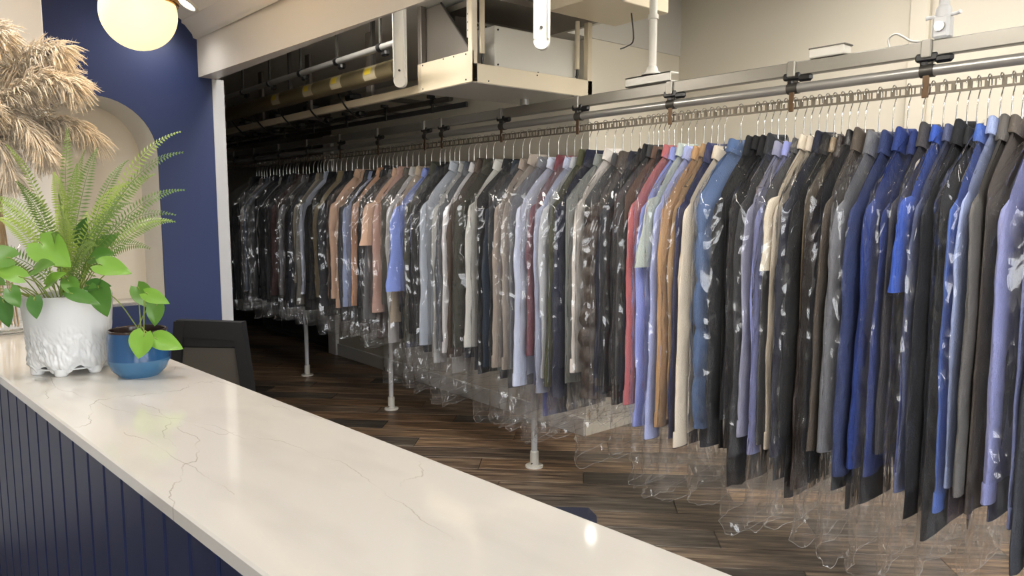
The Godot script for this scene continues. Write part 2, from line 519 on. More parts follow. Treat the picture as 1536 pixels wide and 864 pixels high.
func materials() -> void:
	M.white_wall = mat("d9d7d2", 0.55)
	M.cream_wall = mat("d9d3c4", 0.6)
	M.white_paint = mat("dad7d1", 0.34)
	M.column_paint = mat("a6a8ac", 0.45)
	M.post_paint = mat("c3c5c8", 0.4)
	M.ceiling = mat("dad8d3", 0.7)
	M.back_ceiling = mat("c9c7c0", 0.35)
	M.navy_wall = mat("0b2252", 0.5)
	M.navy_board = mat("16244a", 0.42)
	M.niche = mat("d0c8b8", 0.55)
	M.dark = mat("1b1a18", 0.7)
	M.steel = mat("a5a4a0", 0.3, 0.6)
	M.bar_steel = mat("8a8780", 0.36, 0.5)
	M.dark_steel = mat("4e4c48", 0.45, 0.7)
	M.chrome = mat("c4c4c2", 0.18, 1.0)
	M.brass_plate = mat("5c4835", 0.4, 0.6)
	M.chain = mat("6f685d", 0.4, 0.55)
	M.black_plastic = mat("101113", 0.3)
	M.black_matte = mat("131416", 0.55)
	M.white_metal = mat("d2d0c8", 0.3)
	M.cream_metal = mat("d3c8b0", 0.38)
	M.grey_panel = mat("6a655e", 0.35, 0.3)
	M.brass = mat("b98a45", 0.25, 1.0)
	M.olive_tube = mat("595039", 0.5)
	M.sticker_pale = mat("9d947c", 0.5)
	M.sticker_yellow = mat("c2ac2a", 0.5)
	M.soil = mat("2a2019", 0.95)
	var weave := noise_texture(0.05, FastNoiseLite.TYPE_SIMPLEX_SMOOTH, FastNoiseLite.FRACTAL_FBM, 3, 512, 5)
	M.weave = weave
	var crease := noise_texture(0.012, FastNoiseLite.TYPE_SIMPLEX, FastNoiseLite.FRACTAL_RIDGED, 2, 512, 11)
	# clear garment film
	var film := StandardMaterial3D.new()
	film.resource_name = "clear_film"
	film.transparency = BaseMaterial3D.TRANSPARENCY_ALPHA
	film.albedo_color = Color(0.93, 0.94, 0.95, 0.013)
	film.roughness = 0.065
	film.metallic_specular = 0.5
	relief(film, crease, 1.3, Vector3(1.2, 0.5, 1.2))
	M.film = film
	var edge := StandardMaterial3D.new()
	edge.resource_name = "film_edge"
	edge.transparency = BaseMaterial3D.TRANSPARENCY_ALPHA
	edge.albedo_color = Color(0.95, 0.96, 0.97, 0.17)
	edge.roughness = 0.2
	M.film_edge = edge
	var glass := StandardMaterial3D.new()
	glass.transparency = BaseMaterial3D.TRANSPARENCY_ALPHA
	glass.albedo_color = Color(0.95, 0.97, 0.97, 0.03)
	glass.roughness = 0.02
	M.glass = glass


func cloth(hex: String, shiny := false) -> StandardMaterial3D:
	var key := "cloth_" + hex + str(shiny)
	if not M.has(key):
		var m := mat(hex, 0.28 if shiny else 0.82)
		if not shiny:
			m.rim_enabled = true
			m.rim = 0.08
			m.rim_tint = 0.5
		relief(m, M.weave, 0.25, Vector3(7, 3, 7))
		M[key] = m
	return M[key]


func lamps() -> void:
	# recessed downlights in the flat lobby ceiling
	var where := ["nearest the shop window", "by the lobby wall", "over the lobby side of the counter", "above the visitor", "by the blue end wall", "over the far end of the counter"]
	var spots := [Vector3(-0.9, 2.878, 1.6), Vector3(-1.9, 2.878, -0.9), Vector3(0.15, 2.878, -1.5), Vector3(0.15, 2.878, 0.5), Vector3(-0.9, 2.878, -2.6), Vector3(0.2, 2.878, -3.2)]
	for k in spots.size():
		downlight(spots[k], Basis(), "round recessed downlight in the lobby ceiling " + where[k], 0.055, 1.2)
	# panels in the back room ceiling, out of sight behind the header
	var cool := Color(1.0, 0.975, 0.94)
	light_panel(Vector3(1.72, 2.525, 0.2), Vector2(0.16, 1.2), "narrow ceiling light panel over the near end of the garments", cool, 1.8)
	light_panel(Vector3(1.63, 2.525, -1.15), Vector2(0.16, 1.2), "narrow ceiling light panel over the middle of the garments", cool, 2.4)
	light_panel(Vector3(1.545, 2.525, -3.3), Vector2(0.16, 0.9), "narrow ceiling light panel over the far half of the garments", cool, 1.7)
	light_panel(Vector3(3.35, 2.935, 0.3), Vector2(0.3, 1.2), "ceiling light panel high above the near end of the rail", cool, 2.6)
	light_panel(Vector3(3.35, 2.935, -1.5), Vector2(0.3, 1.2), "ceiling light panel high above the right wall corner", cool, 2.6)


func light_panel(at: Vector3, size: Vector2, label: String, color: Color, energy: float) -> void:
	var t := thing("ceiling_light_panel", label, "ceiling light", at, 0.0, "recessed ceiling light panels")
	var fr := MB.new()
	var w := size.x * 0.5 + 0.025
	var l := size.y * 0.5 + 0.025
	fr.box(Vector3(-w, -0.004, 0), Vector3(0.025, 0.02, l * 2), 0.003).box(Vector3(w, -0.004, 0), Vector3(0.025, 0.02, l * 2), 0.003)
	fr.box(Vector3(0, -0.004, -l), Vector3(w * 2, 0.02, 0.025), 0.003).box(Vector3(0, -0.004, l), Vector3(w * 2, 0.02, 0.025), 0.003)
	obj("frame", fr.mesh(), M.white_metal, t)
	var gm := StandardMaterial3D.new()
	gm.albedo_color = Color(0.9, 0.9, 0.88)
	gm.emission_enabled = true
	gm.emission = color
	gm.emission_energy_multiplier = 4.0
	obj("light_diffuser", MB.new().box(Vector3(0, 0.002, 0), Vector3(size.x, 0.008, size.y), 0.001).mesh(), gm, t)
	area_light("panel_light", at + Vector3(0, -0.012, 0), size, color, energy)


func room() -> void:
	var slab := mat("4a4038", 0.5)
	structure("floor", MB.new().span(Vector3(-3.2, -0.2, -14.0), Vector3(7.2, -0.012, 3.4)).mesh(), slab)
	# lobby ceiling: flat, then sloping down to the header
	structure("ceiling", MB.new().prism(PackedVector2Array([Vector2(-3.2, 2.88), Vector2(0.64, 2.88), Vector2(1.345, 2.445), Vector2(1.46, 2.445), Vector2(1.46, 3.05), Vector2(-3.2, 3.05)]), -4.42, 3.4).mesh(), M.ceiling)
	structure("ceiling", MB.new().span(Vector3(0.3, 2.54, -14.0), Vector3(1.46, 3.05, -4.40)).span(Vector3(1.46, 2.54, -14.0), Vector3(3.2, 3.05, -2.88)).span(Vector3(3.2, 2.54, -14.0), Vector3(7.2, 3.05, -3.30)).span(Vector3(1.46, 2.54, -2.88), Vector3(2.2, 3.05, 3.4)).span(Vector3(2.2, 2.95, -2.88), Vector3(3.2, 3.05, 3.4)).span(Vector3(3.2, 2.95, -3.30), Vector3(5.4, 3.05, 3.4)).mesh(), M.back_ceiling)
	# header between lobby and back room, a touch out of line with the conveyor
	var hd := MB.new()
	var xf := Transform3D(Basis(Vector3(1, 0, 0), Vector3(0, 0, 1), Vector3(0, 1, 0)), Vector3.ZERO)
	hd.prism(PackedVector2Array([Vector2(1.345, -4.26), Vector2(1.452, -2.35), Vector2(1.60, 3.3), Vector2(1.72, 3.3), Vector2(1.46, -2.35), Vector2(1.445, -4.26)]), 2.2, 2.54, xf)
	structure("beam", hd.mesh(), M.white_paint)
	# crown moulding along the top of the header
	var cr := MB.new()
	var cprof := [Vector2(0, 2.40), Vector2(-0.018, 2.405), Vector2(-0.024, 2.425), Vector2(-0.06, 2.468), Vector2(-0.075, 2.475), Vector2(-0.075, 2.50), Vector2(0, 2.50)]
	cr.grid(7, 2, func(i: int, j: int): return Vector3((1.345 if j == 0 else 1.60) + cprof[i].x, cprof[i].y, -4.26 if j == 0 else 3.3))
	structure("trim_1", cr.mesh(), M.white_paint)
	# blue end wall with an arched niche
	var wall := Node3D.new()
	wall.name = "wall_far"
	wall.set_meta("kind", "structure")
	add_child(wall)
	var arch := PackedVector2Array()
	for k in 25:
		var a := PI * k / 24.0
		arch.append(Vector2(0.83 + cos(a) * 0.29, 1.766 + sin(a) * 0.29))
	arch.append(Vector2(0.54, 0.98))
	arch.append(Vector2(1.12, 0.98))
	var face := MB.new()
	# the face in pieces round the arch
	var top_l := PackedVector2Array([Vector2(0.3, 0), Vector2(0.54, 0), Vector2(0.54, 1.766)])
	for k in range(24, 11, -1):
		top_l.append(arch[k])
	top_l.append_array([Vector2(0.83, 3.0), Vector2(0.3, 3.0)])
	var top_r := PackedVector2Array([Vector2(0.83, 3.0)])
	for k in range(12, -1, -1):
		top_r.append(arch[k])
	top_r.append_array([Vector2(1.12, 0), Vector2(1.415, 0), Vector2(1.415, 2.22), Vector2(1.345, 2.22), Vector2(1.345, 3.0)])
	face.prism(top_l, -4.26, -4.40).prism(top_r, -4.26, -4.40)
	face.span(Vector3(0.54, 0, -4.40), Vector3(1.12, 0.98, -4.26))
	obj("painted_face", face.mesh(), M.navy_wall, wall)
	var lining := MB.new()
	lining.grid(28, 2, func(i: int, j: int): return Vector3(arch[i % 27].x + (0.83 - arch[i % 27].x) * 0.012, arch[i % 27].y, -4.258 if j == 0 else -4.62))
	obj("niche_lining", lining.mesh(), M.white_wall, wall)
	obj("niche_back", MB.new().span(Vector3(0.46, 0.9, -4.66), Vector3(1.2, 2.12, -4.62)).mesh(), M.niche, wall)
	# white post that closes the blue wall
	structure("column", MB.new().span(Vector3(1.415, 0, -4.42), Vector3(1.482, 2.2, -4.26), 0.003).mesh(), M.column_paint)
	# light wall in front of the blue one
	structure("wall_left", MB.new().span(Vector3(-3.2, 0, -4.25), Vector3(0.582, 3.0, -3.92), 0.004).mesh(), M.white_wall)
	structure("wall_lobby", MB.new().span(Vector3(-3.2, 0, -4.0), Vector3(-3.05, 3.0, 3.4)).mesh(), M.white_wall)
	# back wall with baseboard; a door opening beyond its far end
	structure("wall_back", MB.new().span(Vector3(3.41, 0, -6.85), Vector3(4.3, 3.0, -3.31)).mesh(), M.cream_wall)
	structure("wall_right", MB.new().span(Vector3(4.3, 0, -3.4), Vector3(4.5, 3.0, 3.3), 0.004).mesh(), M.cream_wall)
	structure("baseboard_back", MB.new().span(Vector3(3.392, 0, -6.80), Vector3(3.41, 0.12, -3.31), 0.004).mesh(), M.white_paint)
	structure("trim_2", MB.new().span(Vector3(3.375, 0, -6.97), Vector3(3.58, 2.2, -6.80), 0.006).mesh(), M.white_paint)
	structure("trim_3", MB.new().span(Vector3(4.26, 0, -1.77), Vector3(4.3, 2.95, -1.67), 0.008).mesh(), M.cream_wall)
	structure("wall_end", MB.new().span(Vector3(0.3, 0, -13.9), Vector3(7.1, 2.6, -13.75)).mesh(), M.cream_wall)
	structure("wall_side_room", MB.new().span(Vector3(6.95, 0, -13.8), Vector3(7.1, 2.6, -6.0)).mesh(), M.cream_wall)
	structure("wall_partition", MB.new().span(Vector3(4.2, 0, -6.15), Vector3(7.0, 2.6, -6.0)).mesh(), M.cream_wall)
	structure("wall_rear", MB.new().span(Vector3(0.3, 0, -13.8), Vector3(0.45, 2.6, -4.40)).mesh(), M.cream_wall)
	# shop front behind the visitor: two glazed openings
	var front := MB.new()
	front.span(Vector3(-3.2, 0, 3.2), Vector3(4.5, 0.45, 3.4)).span(Vector3(-3.2, 2.45, 3.2), Vector3(4.5, 3.05, 3.4))
	for x in [[-3.2, -2.6], [-0.6, -0.4], [2.8, 4.5]]:
		front.span(Vector3(x[0], 0.45, 3.2), Vector3(x[1], 2.45, 3.4))
	structure("wall_front", front.mesh(), M.white_wall)
	var k := 1
	for x in [[-2.6, -0.6], [-0.4, 2.8]]:
		var w := Node3D.new()
		w.name = "window_%d" % k
		w.set_meta("kind", "structure")
		add_child(w)
		var fr := MB.new()
		for e in [x[0] + 0.025, x[1] - 0.025]:
			fr.box(Vector3(e, 1.45, 3.3), Vector3(0.05, 2.0, 0.08), 0.004)
		for e in [0.475, 2.425]:
			fr.box(Vector3((x[0] + x[1]) / 2, e, 3.3), Vector3(x[1] - x[0], 0.05, 0.08), 0.004)
		obj("window_frame", fr.mesh(), M.dark_steel, w)
		obj("pane", MB.new().span(Vector3(x[0] + 0.05, 0.5, 3.298), Vector3(x[1] - 0.05, 2.4, 3.302)).mesh(), M.glass, w)
		k += 1


func floor_planks() -> void:
	# a grain texture, used on every plank at its own offset
	var im := Image.create(1024, 128, false, Image.FORMAT_RGB8)
	var g := FastNoiseLite.new()
	g.seed = 21
	g.frequency = 1.0
	g.fractal_octaves = 4
	for y in 128:
		for x in 1024:
			var a := TAU * x / 1024.0
			var s := g.get_noise_3d(cos(a) * 0.55, sin(a) * 0.55, y * 0.052)
			var f := g.get_noise_3d(cos(a) * 2.2 + 9.0, sin(a) * 2.2, y * 0.33)
			var c := clampf(0.74 + s * 0.5 + f * 0.22, 0.25, 1.0)
			im.set_pixel(x, y, Color(c, c * (0.97 + 0.03 * s), c * (0.93 + 0.06 * f)))
	var tex := ImageTexture.create_from_image(im)
	var mats := []
	for h in ["ad937b", "978575", "b79c84", "8a7c70", "78716a", "a3876e"]:
		var m := mat(h, 0.38)
		m.albedo_texture = tex
		m.heightmap_enabled = true
		m.heightmap_texture = tex
		m.heightmap_scale = 0.05
		mats.append(m)
	var dark := mat("5f5a55", 0.4)
	dark.albedo_texture = tex
	mats.append(dark)
	var long := 1.22
	var wide := 0.18
	var shapes := []
	for k in 6:
		var b := MB.new()
		b.box(Vector3(0, -0.006, 0), Vector3(long - 0.0025, 0.012, wide - 0.0025), 0.0018)
		for q in b.v.size():
			b.uv[q] = Vector2((b.v[q].x / long) * 0.8 + k * 0.31, (b.v[q].z / wide) * 0.8 + 0.1 + k * 0.17)
		shapes.append(b.mesh())
	var floor_node := get_node("floor")
	var dir := Vector3(0.7071, 0, 0.7071)
	var across_dir := Vector3(0.7071, 0, -0.7071)
	var turn := Basis(Vector3.UP, -PI / 4)
	var made := 0
	for row in range(-4, 62):
		var shift := fmod(row * 0.377 + (0.13 if row % 3 == 0 else 0.0), 1.0) * long
		for col in range(-9, 6):
			var c := across_dir * (row * wide + 0.4) + dir * (col * long + shift)
			if c.x < 0.75 or c.x > 4.6 or c.z < -9.3 or c.z > 0.6 or (c.x > 3.9 and c.z > -6.6 and c.z < -3.5) or (c.z > -0.4 and c.x < 2.0):
				continue
			# nothing to see behind the counter's own foot or under the near right edge
			if c.x < 1.0 and c.z < -4.6:
				continue
			var which := rng.randi() % 6
			if rng.randf() < 0.16:
				which = 6
			var o := obj("plank", shapes[rng.randi() % 6], mats[which], floor_node, c)
			o.basis = turn
			made += 1
	print("planks ", made)


func counter() -> void:
	var t := thing("reception_counter", "navy boarded reception counter with pale veined stone top", "counter", Vector3(0.338, 0, -1.0), deg_to_rad(4.7))
	var z0 := -2.88
	var z1 := 1.6
	var wide := 0.437
	# stone: pale ground with thin wandering veins
	var im := Image.create(512, 2048, false, Image.FORMAT_RGB8)
	var base := Color("e3dfd8")
	im.fill(base)
	var r := RandomNumberGenerator.new()
	r.seed = 12
	var n2 := FastNoiseLite.new()
	n2.seed = 8
	n2.frequency = 0.006
	n2.fractal_octaves = 3
	for y in range(0, 2048, 2):
		for x in range(0, 512, 2):
			var c := base.lightened(0.0)
			var d := n2.get_noise_2d(x, y * 0.9)
			c = c.darkened(maxf(d, 0.0) * 0.05)
			im.fill_rect(Rect2i(x, y, 2, 2), c)
	for k in 34:
		var p := Vector2(r.randf() * 512, r.randf() * 2048)
		var a := r.randf_range(-0.7, 0.7) + (PI / 2 if r.randf() < 0.4 else 0.0)
		var head := a
		var strength := r.randf_range(0.2, 0.6)
		var steps := r.randi_range(180, 620)
		for s in steps:
			a = lerpf(a + r.randf_range(-0.5, 0.5), head, 0.12)
			p += Vector2(cos(a), sin(a)) * 1.0
			var fade := strength * (0.55 + 0.45 * sin(s * 0.05 + k))
			for o in [[0, 0, 1.0], [1, 0, 0.6], [0, 1, 0.45]]:
				var x: int = int(p.x) + o[0]
				var y: int = int(p.y) + o[1]
				if x >= 0 and x < 512 and y >= 0 and y < 2048:
					im.set_pixel(x, y, im.get_pixel(x, y).lerp(Color("9c9284"), fade * o[2]))
			if r.randf() < 0.007:
				head += r.randf_range(-0.8, 0.8)
	var stone := StandardMaterial3D.new()
	stone.albedo_texture = ImageTexture.create_from_image(im)
	stone.roughness = 0.07
	var b := MB.new()
	b.span(Vector3(0, 0.99, z0), Vector3(wide, 1.02, z1), 0.004)
	for q in b.v.size():
		b.uv[q] = Vector2(clampf(b.v[q].x / wide, 0.002, 0.998), clampf((b.v[q].z - z0) / (z1 - z0), 0.002, 0.998))
	obj("worktop", b.mesh(), stone, t)
	obj("body", MB.new().span(Vector3(0.045, 0.0, z0 + 0.01), Vector3(wide - 0.05, 0.99, z1 - 0.02)).mesh(), mat("0d1630", 0.6), t)
	# upright boards on the lobby side, with shadow gaps between
	var step := 0.113
	var shape := MB.new().box(Vector3(0, 0.495, 0), Vector3(0.018, 0.985, step - 0.008), 0.004).mesh()
	var k := 0
	while z1 - 0.03 - (k + 1) * step > z0:
		obj("board", shape, M.navy_board, t, Vector3(0.034, 0, z1 - 0.03 - (k + 0.5) * step))
		k += 1
	# staff side: plain panels
	obj("rear_panel", MB.new().span(Vector3(wide - 0.05, 0.02, z0 + 0.02), Vector3(wide - 0.035, 0.985, z1 - 0.03), 0.002).mesh(), M.white_wall, t)


func frame_link() -> ArrayMesh:
	var b := MB.new()
	b.box(Vector3(0, 0.015, 0), Vector3(0.008, 0.008, 0.05)).box(Vector3(0, -0.015, 0), Vector3(0.008, 0.008, 0.05))
	b.box(Vector3(0, 0, 0.021), Vector3(0.011, 0.034, 0.012)).box(Vector3(0, 0, -0.004), Vector3(0.005, 0.025, 0.004))
	return b.mesh()


func bracket(parent: Node3D, y: float, z: float, rot := 0.0) -> void:
	# black clamp under the bar, ring round the pipe, plate down to the chain
	var br := MB.new()
	br.box(Vector3(0, y + 0.045, 0), Vector3(0.045, 0.03, 0.075), 0.006)
	br.box(Vector3(-0.012, y + 0.035, 0.055), Vector3(0.022, 0.03, 0.06), 0.009)
	br.box(Vector3(0.0, y + 0.032, -0.01), Vector3(0.03, 0.04, 0.03), 0.008)
	var b := obj("bracket", br.mesh(), M.black_plastic, parent, Vector3(RAIL_X, 0, z))
	b.rotation.y = rot
	var clip := MB.new().box(Vector3(-0.005, y + 0.072, 0), Vector3(0.05, 0.062, 0.035), 0.004)
	obj("bar_clip", clip.mesh(), M.bar_steel, b)
	var ring := MB.new()
	ring.tube([Vector3(0, y, -0.022), Vector3(0, y, 0.022)], 0.0225, 16)
	ring.box(Vector3(0, y + 0.028, 0), Vector3(0.02, 0.02, 0.03), 0.004)
	obj("pipe_ring", ring.mesh(), M.dark_steel, b)
	var pl := MB.new().box(Vector3(-0.012, y - 0.05, 0), Vector3(0.006, 0.085, 0.022), 0.002)
	obj("drop_plate", pl.mesh(), M.brass_plate, b)


func conveyor() -> void:
	var t := thing("conveyor_rail", "long grey steel garment conveyor rail on white floor posts", "conveyor", Vector3.ZERO)
	var near := 0.25
	obj("top_bar", MB.new().span(Vector3(RAIL_X - 0.018, 2.014, -8.2), Vector3(RAIL_X + 0.018, 2.068, near), 0.004).mesh(), M.bar_steel, t)
	obj("pipe", MB.new().tube([Vector3(RAIL_X, 1.968, -8.2), Vector3(RAIL_X, 1.968, near)], 0.019, 18).mesh(), M.steel, t)
	var zs := [-0.5, -1.09, -1.59, -2.19, -2.79, -3.42, -4.03, -4.23, -4.85, -5.45, -6.05, -6.65, -7.25, -7.8]
	for z in zs:
		bracket(t, 1.968, z)
	var link := frame_link()
	var n := int((8.2 + near) / 0.05)
	for k in n:
		obj("chain_link", link, M.chain, t, Vector3(RAIL_X, 1.905, near - 0.025 - k * 0.05))
	# white posts with round feet
	for p in [[-3.10], [-4.70], [-6.15]]:
		var b := MB.new()
		b.tube([Vector3(0, 0.01, 0), Vector3(0, 1.70, 0)], 0.0175, 16)
		var post := obj("post", b.mesh(), M.post_paint, t, Vector3(RAIL_X - 0.03, 0, p[0]))
		var s := MB.new()
		s.lathe([Vector2(0.0, 0.0), Vector2(0.052, 0.0), Vector2(0.052, 0.0), Vector2(0.052, 0.008), Vector2(0.048, 0.011), Vector2(0.026, 0.013), Vector2(0.025, 0.013), Vector2(0.025, 0.09), Vector2(0.023, 0.094), Vector2(0.0175, 0.095)], 28)
		obj("foot", s.mesh(), M.white_metal, post)
		obj("screw", MB.new().tube([Vector3(-0.024, 0.025, 0.008), Vector3(-0.028, 0.025, 0.009)], 0.004, 8).mesh(), M.dark, post)
	# ceiling support by the right wall corner: white pipe on a small beam
	var c := thing("ceiling_support", "white ceiling pipe standing on a white channel above the rail", "support", Vector3(RAIL_X, 0, -2.31))
	obj("pipe", MB.new().tube([Vector3(0, 2.125, 0), Vector3(0, 2.95, 0)], 0.0185, 16).mesh(), M.white_metal, c)
	obj("collar", MB.new().lathe([Vector2(0.05, 2.115), Vector2(0.05, 2.115), Vector2(0.05, 2.122), Vector2(0.03, 2.13), Vector2(0.024, 2.15), Vector2(0.0185, 2.155)], 20).mesh(), M.white_metal, c)
	obj("coupling", MB.new().tube([Vector3(0, 2.37, 0), Vector3(0, 2.39, 0)], 0.025, 16).mesh(), M.white_metal, c)
	var ch := MB.new()
	ch.span(Vector3(-0.03, 2.070, -0.14), Vector3(0.03, 2.076, 0.13), 0.001).span(Vector3(-0.03, 2.108, -0.14), Vector3(0.03, 2.115, 0.13), 0.001).span(Vector3(-0.03, 2.070, -0.14), Vector3(-0.024, 2.115, 0.13), 0.001)
	obj("channel", ch.mesh(), M.white_metal, c)
	# pale grey drop pole with a wing clamp
	var d := thing("drop_pole", "pale grey hanging pole with wing-nut clamp gripping the rail", "support", Vector3(RAIL_X, 0, -1.05))
	obj("hanging_pole", MB.new().tube([Vector3(0, 2.15, 0), Vector3(0, 2.95, 0)], 0.017, 16).mesh(), M.post_paint, d)
	var cl := MB.new()
	cl.box(Vector3(0, 2.108, 0), Vector3(0.05, 0.078, 0.055), 0.008)
	cl.lathe([Vector2(0.026, 2.14), Vector2(0.024, 2.17), Vector2(0.0175, 2.18)], 16)
	obj("clamp", cl.mesh(), M.post_paint, d)
	var wg := MB.new()
	wg.tube([Vector3(-0.006, 2.145, -0.055), Vector3(0, 2.147, -0.04), Vector3(0, 2.147, 0.04), Vector3(-0.006, 2.15, 0.055)], [0.007, 0.006, 0.006, 0.007], 10)
	obj("wing_bolt", wg.mesh(), M.post_paint, d)
	obj("knob", MB.new().tube([Vector3(-0.024, 2.108, 0), Vector3(-0.036, 2.108, 0)], 0.017, 10).mesh(), M.steel, d)
	# white junction box on the bar and a loop of cable
	var jb := thing("junction_box", "small white junction box sitting on the rail bar", "box", Vector3(RAIL_X, 2.068, -1.447))
	obj("case", MB.new().box(Vector3(0, 0.018, 0), Vector3(0.06, 0.034, 0.14), 0.004).mesh(), M.white_metal, jb)
	obj("lid", MB.new().box(Vector3(0.005, 0.038, 0), Vector3(0.066, 0.006, 0.146), 0.002).mesh(), M.grey_panel, jb)
	var cb := obj("cable_loop", MB.new().tube(curve([Vector3(0, 2.068, -1.225), Vector3(0, 2.10, -1.228), Vector3(0, 2.112, -1.205), Vector3(0, 2.095, -1.175), Vector3(0, 2.078, -1.15), Vector3(0, 2.072, -1.12)], 22), 0.0035, 7).mesh(), M.steel, self, Vector3(RAIL_X, 0, 0))
	cb.set_meta("label", "thin grey cable looping up from the rail bar")
	cb.set_meta("category", "cable")


func upper_conveyor() -> void:
	# pale flat bar, pipe and chain of a second line that runs into the lift machine
	var t := thing("feed_rail", "upper feed rail with pale flat bar and dark chain beside the header", "conveyor", Vector3.ZERO)
	obj("flat_bar", MB.new().span(Vector3(2.235, 2.108, -8.0), Vector3(2.262, 2.152, -3.40), 0.003).mesh(), M.cream_metal, t)
	obj("pipe", MB.new().tube([Vector3(2.45, 2.10, -8.0), Vector3(2.45, 2.10, -3.45)], 0.016, 14).mesh(), M.dark_steel, t)
	obj("chain", MB.new().span(Vector3(2.443, 2.04, -8.0), Vector3(2.457, 2.068, -3.3), 0.002).mesh(), M.black_matte, t)
	for k in 8:
		var z := -3.62 - k * 0.52
		var b := MB.new()
		b.tube([Vector3(2.45, 2.10, z - 0.02), Vector3(2.45, 2.10, z + 0.02)], 0.02, 12)
		b.box(Vector3(2.44, 2.07, z), Vector3(0.01, 0.07, 0.02), 0.002)
		b.box(Vector3(2.43, 2.125, z), Vector3(0.05, 0.02, 0.02), 0.004)
		obj("clip", b.mesh(), M.black_plastic, t)
	for k in 7:
		var z := -3.9 - k * 0.6
		obj("crossbar", MB.new().span(Vector3(2.26, 2.118, z), Vector3(2.80, 2.142, z + 0.03), 0.003).mesh(), M.dark_steel, t)
	for k in 5:
		var z := -4.1 - k * 0.85
		obj("hanger_strap", MB.new().span(Vector3(2.28, 2.14, z), Vector3(2.30, 2.54, z + 0.07), 0.003).mesh(), M.grey_panel, t)
	# black couplers that sit on the crossbars
	for k in 4:
		var z := -4.35 - k * 0.62
		var g := MB.new()
		g.box(Vector3(2.33, 2.19, z), Vector3(0.09, 0.05, 0.10), 0.016)
		g.box(Vector3(2.36, 2.165, z + 0.08), Vector3(0.05, 0.03, 0.10), 0.01)
		g.tube(curve([Vector3(2.18, 2.30, z + 0.13), Vector3(2.22, 2.27, z + 0.1), Vector3(2.28, 2.22, z + 0.04), Vector3(2.33, 2.2, z)], 9), 0.011, 8)
		obj("coupler", g.mesh(), M.black_plastic, t)
	# cables and small valves between the rails
	for k in 6:
		var z := -4.15 - k * 0.45
		var g := MB.new()
		g.tube(curve([Vector3(2.12, 2.17, z), Vector3(2.2, 2.10, z - 0.05), Vector3(2.32, 2.06, z - 0.12), Vector3(2.42, 2.10, z - 0.2)], 14), 0.006, 7)
		g.box(Vector3(2.34, 2.085, z - 0.13), Vector3(0.05, 0.035, 0.07), 0.01)
		obj("cable_clip", g.mesh(), M.black_plastic, t)
	# air pipe under the header
	var p := thing("hanging_pipe", "grey pipe in black clips behind the white header", "pipe", Vector3.ZERO)
	obj("tube", MB.new().tube([Vector3(1.95, 2.293, -8.5), Vector3(1.95, 2.293, -3.2)], 0.017, 14).mesh(), M.steel, p)
	for k in 7:
		var z := -3.35 - k * 0.47
		var b := MB.new()
		b.tube([Vector3(1.95, 2.293, z - 0.015), Vector3(1.95, 2.293, z + 0.015)], 0.022, 12)
		b.box(Vector3(1.965, 2.268, z + 0.02), Vector3(0.03, 0.035, 0.05), 0.008)
		var c := obj("clip", b.mesh(), M.black_plastic, p)
		obj("strap", MB.new().span(Vector3(1.945, 2.31, z - 0.008), Vector3(1.955, 2.54, z + 0.008)).mesh(), M.dark_steel, c)
	# olive duct with yellow warning labels
	var d := thing("hanging_duct", "olive brown duct with yellow warning stickers above the far garments", "duct", Vector3.ZERO)
	obj("tube", MB.new().tube([Vector3(2.1, 2.222, -6.6), Vector3(2.1, 2.222, -3.42)], 0.05, 24).mesh(), M.olive_tube, d)
	for z in [-3.72, -4.12, -4.5, -5.0]:
		for q in [[0.0, 0.13, "pale"], [0.015, 0.07, "yellow"]]:
			var zz: float = z + q[0]
			var st := MB.new()
			var rad: float = 0.0506 if q[2] == "pale" else 0.0512
			var a0: float = 2.35 if q[2] == "pale" else 2.55
			var a1: float = 3.9 if q[2] == "pale" else 3.25
			st.grid(9, 2, func(i: int, j: int): return Vector3(2.1 + cos(lerpf(a0, a1, i / 8.0)) * rad, 2.222 + sin(lerpf(a0, a1, i / 8.0)) * rad, zz + j * q[1]))
			obj("sticker", st.mesh(), M.sticker_pale if q[2] == "pale" else M.sticker_yellow, d)
	for z in [-3.7, -4.8, -6.2]:
		obj("strap", MB.new().span(Vector3(2.09, 2.25, z), Vector3(2.11, 2.54, z + 0.02)).mesh(), M.dark_steel, d)


